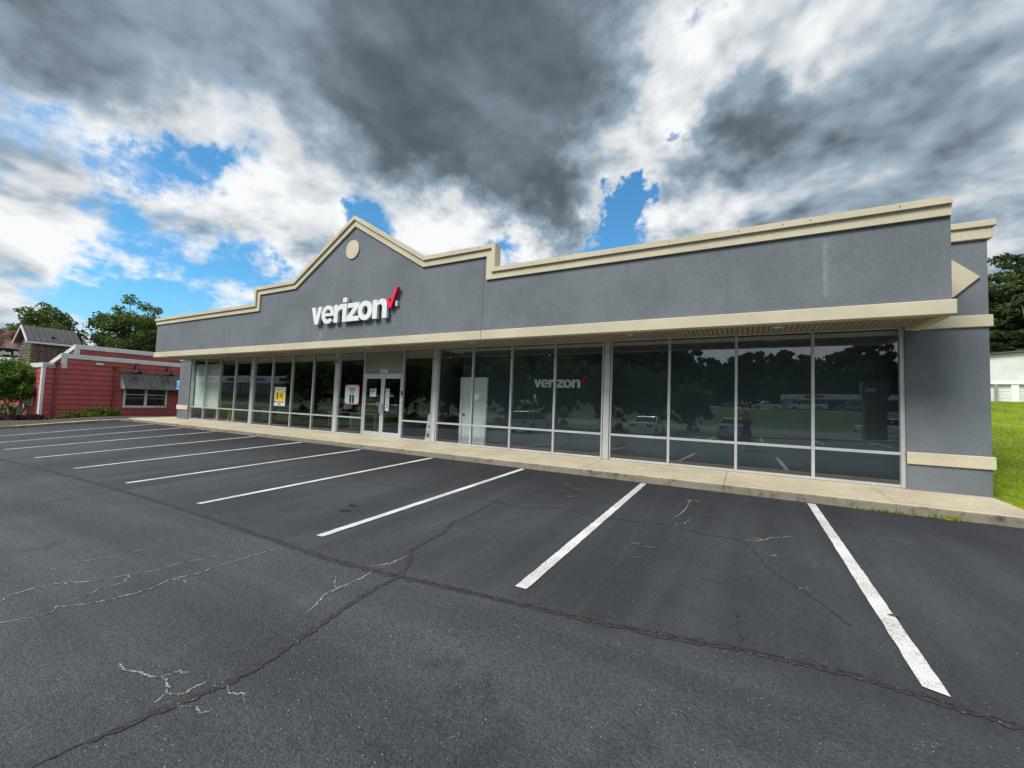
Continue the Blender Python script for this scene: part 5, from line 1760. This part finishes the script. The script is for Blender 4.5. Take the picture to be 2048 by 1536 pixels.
car('parked_car', 'sedan', on_lot(-0.75, -20.9), pi, M['car_silver'], 'silver sedan parked behind the photographer, mirrored in the right windows')
car('parked_car', 'suv', on_lot(-15.2, -18.2), pi, M['car_silver'], 'silver hatchback mirrored in the window left of the wall logo')
car('parked_car', 'sedan', on_lot(-6.6, -21.0), pi, M['car_white'], 'white sedan mirrored left of the silver sedan')
car('pickup_truck', 'pickup', on_road(12.6, -42.0), pi / 2, M['car_white'], 'white pickup on the road mirrored behind the stone pylon', cat='truck')
car('passenger_van', 'van', on_road(9.3, -76.0), pi / 2, M['car_white'], 'white passenger van mirrored on the far bank', cat='van')
for k, (x, y, kd, mt, lab) in enumerate(((3.2, -76, 'sedan', 'car_white', 'white car left of the mirrored van'), (-1.8, -77, 'suv', 'car_grey', 'grey car far left of the mirrored van'), (15.4, -76, 'suv', 'car_grey', 'grey car right of the mirrored van'))):
    car('parked_car', kd, on_road(x, y), pi / 2, M[mt], lab, 'cars on the far bank')

# stone sign pylon in the verge
py_ = empty('sign_pylon', (8.8, -30.3, -0.5))
tag(py_, 'stone sign pylon with dark box on top mirrored in the rightmost pane', 'sign')
z0 = gfull(8.8, -30.3) - .1
MB().box(8.12, 9.48, -30.75, -29.95, z0, 3.0).build('core', M['mortar'], py_)
rs = random.Random(9)
z = z0
while z < 2.95:
    h = min(rs.uniform(.16, .26), 3.0 - z)
    u = 8.10
    while u < 9.45:
        wd = min(rs.uniform(.2, .5), 9.50 - u)
        MB().bbox(u + .01, u + wd - .01, -29.96, -29.90 + rs.uniform(0, .03), z + .01, z + h - .01, .015).build('stone', M['stone'], py_)
        u += wd
    z += h
MB().bbox(7.95, 9.65, -30.9, -29.75, 3.0, 4.15, .03).build('sign_box', M['dark_wall'], py_)
MB().bbox(8.15, 8.75, -29.748, -29.735, 3.35, 3.65, .004).build('sign_panel', M['galv'], py_)

# utility pole and wires
pole = empty('utility_pole', (13.6, -31.5, -0.5))
tag(pole, 'wooden utility pole with wires mirrored at the right window edge', 'pole')
MB().tube([(13.6, -31.5, -0.8), (13.6, -31.5, 11.0)], [.16, .11], 10).build('mast', M['bark'], pole)
MB().box(12.5, 14.7, -31.56, -31.44, 9.8, 9.95).build('crossarm', M['bark'], pole)
for k, (dx, zz) in enumerate(((-1.0, 9.97), (0.0, 9.97), (1.0, 9.97), (0.0, 8.2))):
    pts = [(13.6 + dx - 70 * (q / 16), -31.5 - 1.0 * q / 16, zz - 4.0 * 1.1 * (q / 16) * (1 - q / 16)) for q in range(17)]
    MB().tube(pts, .018, 4).build('wire', M['black'], pole)

# shops across the road
fb = empty('far_shop', (18.0, -82.0, 2.0))
tag(fb, 'long low shop with white fascia mirrored across the road', 'building')
MB().box(6.5, 46, -92, -82, 1.9, 5.0).build('wall', M['galv'], fb)
MB().bbox(6.3, 46.2, -92.2, -81.4, 4.35, 5.25, .03).build('fascia', M['trimwhite'], fb)
MB().bbox(9.6, 12.4, -81.39, -81.25, 4.5, 5.1, .02).build('sign_band', M['red'], fb)
for k in range(9):
    MB().bbox(8 + 4.1 * k, 11.4 + 4.1 * k, -81.99, -81.9, 2.3, 4.2, .01).build('window', M['car_glass'], fb)
lb = empty('far_strip_mall', (-136.0, -60.0, -1.0))
tag(lb, 'white strip of shops mirrored in the left windows', 'building')
zl = gfull(-136, -60)
MB().box(-170, -105, -72, -60, zl, zl + 5.0).build('wall', M['soffit'], lb)
MB().bbox(-170.3, -104.7, -72.3, -59.2, zl + 3.2, zl + 5.4, .05).build('fascia', M['trimwhite'], lb)
for k in range(10):
    MB().bbox(-168 + 6.2 * k, -163.6 + 6.2 * k, -59.99, -59.9, zl + .3, zl + 2.9, .02).build('window', M['car_glass'], lb)
for k, x in enumerate((-160, -146, -132, -118)):
    MB().bbox(x, x + 6, -59.19, -59.05, zl + 3.8, zl + 4.8, .03).build('sign_panel', (M['red'], M['ink'], M['blue_sign'], M['ink'])[k], lb)

# trees of the verge and the wood beyond
tA = tree('verge_tree', (0, 0, 0), 8.0, (4.4, 3.4, 3.4, 3.9), 230, 60, .19, .16, M['leaf_oak'], M['bark'], rsd=61, clump_r=.12)
tB = tree('forest_tree', (0, 0, 0), 15.0, (7.0, 5.6, 5.6, 7.4), 300, 60, .36, .3, M['leaf_dark'], M['bark'], rsd=62, clump_r=.11)
tC = tree('forest_tree', (0, 0, 0), 13.0, (6.2, 5.2, 5.2, 6.6), 280, 60, .34, .3, M['leaf_oak'], M['bark'], rsd=63, clump_r=.11)
VERGE = [(-7.6, -27.0, .72), (-11.6, -28.0, .85), (-4.4, -29.5, .6), (-17.0, -27.5, .95), (-24.0, -29.0, 1.0), (-31.5, -28.0, 1.05), (-40.0, -30.0, 1.1), (-50.0, -29.0, 1.2), (-62.0, -31.0, 1.2)]
VL = 'leafy verge tree mirrored in the glass'
names = ['nearest verge tree left of the mirrored sedan', 'second verge tree left of the mirrored sedan', 'small verge tree just behind the mirrored sedan', 'large verge tree mirrored behind the wall logo', 'verge tree mirrored behind the white inner door', 'verge tree mirrored in the pane right of the doors', 'verge tree mirrored in the entrance doors', 'tallest verge tree mirrored left of the doors', 'farthest verge tree mirrored in the left windows']
for k, (x, y, s) in enumerate(VERGE):
    t = tA if k == 0 else copy_tree(tA)
    t.location = (x, y, gfull(x, y))
    t.scale = (s, s, s)
    t.rotation_euler = (0, 0, k * 1.3)
    tag(t, names[k], 'tree', 'verge trees across the lot')
FOR = []
rs = random.Random(4)
for k in range(46):
    FOR.append((-150 + 5.4 * k + rs.uniform(-1.5, 1.5), -98 - rs.uniform(0, 8) + (24 if -150 + 5.4 * k < -12 else 0), rs.uniform(.98, 1.12)))
for k in range(26):
    FOR.append((-146 + 7.5 * k + rs.uniform(-2, 2), -93 + (20 if -146 + 7.5 * k < -24 else 0), rs.uniform(.6, .8)))
for k in range(16):
    FOR.append((-275 + 8.5 * k, -84 - rs.uniform(0, 8), rs.uniform(1.1, 1.5)))
for k, (x, y, s) in enumerate(FOR):
    src = tB if k % 3 else tC
    t = src if k in (0, 1) else copy_tree(src)
    t.location = (x, y, gfull(x, y))
    t.scale = (s, s, s)
    t.rotation_euler = (0, 0, k * 1.7)
    tag(t, 'dark woodland tree in the distant treeline mirrored in the windows', 'tree', 'distant treeline')

# ------------------------------------------------------------------ the photographer
def skin_mesh(name, verts, edges_, radii, mat, parent, sub=2, root=0):
    me = bpy.data.meshes.new(name)
    me.from_pydata(verts, edges_, [])
    me.materials.append(mat)
    o = bpy.data.objects.new(name, me)
    link(o, parent)
    md = o.modifiers.new('skin', 'SKIN')
    md.use_smooth_shade = True
    for i, r in enumerate(radii):
        sv = me.skin_vertices[0].data[i]
        sv.radius = r if hasattr(r, '__len__') else (r, r)
        sv.use_root = (i == root)
    ss_ = o.modifiers.new('subsurf', 'SUBSURF')
    ss_.levels = ss_.render_levels = sub
    return o


M['skin'] = pmat('skin', (0.40, 0.24, 0.17), 0.5, 0.05)
M['shirt'] = pmat('dark_grey_shirt', (0.055, 0.058, 0.060), 0.85, 0.1, 3.0, 0.1, 60)
M['shorts'] = pmat('charcoal_shorts', (0.075, 0.078, 0.080), 0.85, 0.1, 3.0, 0.1, 60)
M['hair'] = pmat('dark_hair', (0.025, 0.018, 0.014), 0.6, 0.2, 8.0, 0.2, 60)
PX, PY = 0.03, -11.78
pz = gz(PX, PY)
H = 1.80
person = empty('person', (PX, PY, pz))
tag(person, 'person in dark shirt and shorts raising a phone, mirrored in the windows', 'person')
F = 1                                             # faces +y
V = [(0, 0, .95), (0, .01, 1.12), (0, .0, 1.30), (0, -.01, 1.44), (0, .005, 1.53), (0, .02, 1.585), (0, .025, 1.68), (0, .02, 1.76)]
R_ = [(.16, .115), (.145, .10), (.165, .115), (.12, .09), (.055, .058), (.062, .075), (.075, .095), (.055, .065)]
E_ = [(i, i + 1) for i in range(7)]
def addv(p, r, to):
    V.append(p)
    R_.append(r if hasattr(r, '__len__') else (r, r))
    E_.append((to, len(V) - 1))
    return len(V) - 1
for s in (-1, 1):
    h_ = addv((s * .10, 0, .88), .095, 0)
    k_ = addv((s * .115, .01, .50), .062, h_)
    c_ = addv((s * .118, -.015, .34), .055, k_)
    a_ = addv((s * .12, -.02, .09), .038, c_)
    f_ = addv((s * .125, .05, .045), (.045, .035), a_)
    addv((s * .13, .16, .03), (.04, .022), f_)
    sh_ = addv((s * .18, 0, 1.42), .06, 3)
    el = addv((s * .27, .12, 1.20), .042, sh_)
    wr = addv((s * .13, .335, 1.60 - .08), .028, el)
    pm = addv((s * .095, .365, 1.66 - .08), (.036, .022), wr)
    for q, (dx, dy, dz, ln) in enumerate(((-.020, .0, .060, .9), (-.004, .004, .070, 1.0), (.012, .004, .064, .95), (.026, .0, .052, .8))):
        f1 = addv((s * (.088 + dx * .4), .375 + dy, 1.645 + dz * .75 - .05 + .03), .0085, pm)
        addv((s * (.075 + dx * .5), .392 + dy, 1.655 + dz * .9 - .05 + .03), .0075, f1)
    t1 = addv((s * .062, .352, 1.60 - .03), .010, pm)
    addv((s * .045, .368, 1.625 - .03), .0085, t1)
skin_mesh('body', V, E_, R_, M['skin'], person)
# clothing
skin_mesh('shirt', [(0, 0, .80), (0, .01, 1.06), (0, 0, 1.30), (0, -.01, 1.43), (0, 0, 1.48)] + [(s * .17, 0, 1.42) for s in (-1, 1)] + [(s * .235, .07, 1.28) for s in (-1, 1)],
          [(0, 1), (1, 2), (2, 3), (3, 4), (3, 5), (3, 6), (5, 7), (6, 8)], [(.185, .14), (.165, .125), (.185, .135), (.14, .11), (.075, .075), (.08, .08), (.08, .08), (.068, .068), (.068, .068)], M['shirt'], person)
skin_mesh('shorts', [(0, 0, 1.02), (0, 0, .90), (-.105, 0, .82), (.105, 0, .82), (-.118, .008, .53), (.118, .008, .53)], [(0, 1), (1, 2), (1, 3), (2, 4), (3, 5)],
          [(.165, .125), (.17, .13), (.115, .115), (.115, .115), (.095, .095), (.095, .095)], M['shorts'], person)
for s in (-1, 1):
    skin_mesh('shoe', [(s * .12, -.05, .045), (s * .125, .04, .05), (s * .13, .15, .035), (s * .13, .20, .03)], [(0, 1), (1, 2), (2, 3)], [(.045, .045), (.048, .05), (.048, .035), (.035, .025)], M['white'], person)
skin_mesh('hair', [(0, -.03, 1.66), (0, -.015, 1.76), (0, .05, 1.79)], [(0, 1), (1, 2)], [(.07, .07), (.085, .085), (.065, .04)], M['hair'], person)
for s in (-1, 1):
    MB().tube([(s * .032, .105, 1.685), (s * .032, .112, 1.685)], .010, 8).build('eye', M['black'], person, org=(0, 0, 0))
    MB().tube([(s * .078, .015, 1.66), (s * .088, .005, 1.675), (s * .08, .005, 1.70)], [.008, .012, .008], 6).build('ear', M['skin'], person, org=(0, 0, 0))
MB().tube([(0, .105, 1.69), (0, .125, 1.655), (0, .108, 1.645)], [.008, .014, .008], 6).build('nose', M['skin'], person, org=(0, 0, 0))
MB().tube([(-.022, .103, 1.615), (0, .109, 1.612), (.022, .103, 1.615)], .005, 6).build('mouth', M['reddark'], person, org=(0, 0, 0))
ph = MB().bbox(-.075, .075, -11.405, -11.395, 1.405, 1.478, .003).build('phone', M['black'])
tag(ph, 'black phone held sideways by the mirrored photographer', 'phone')
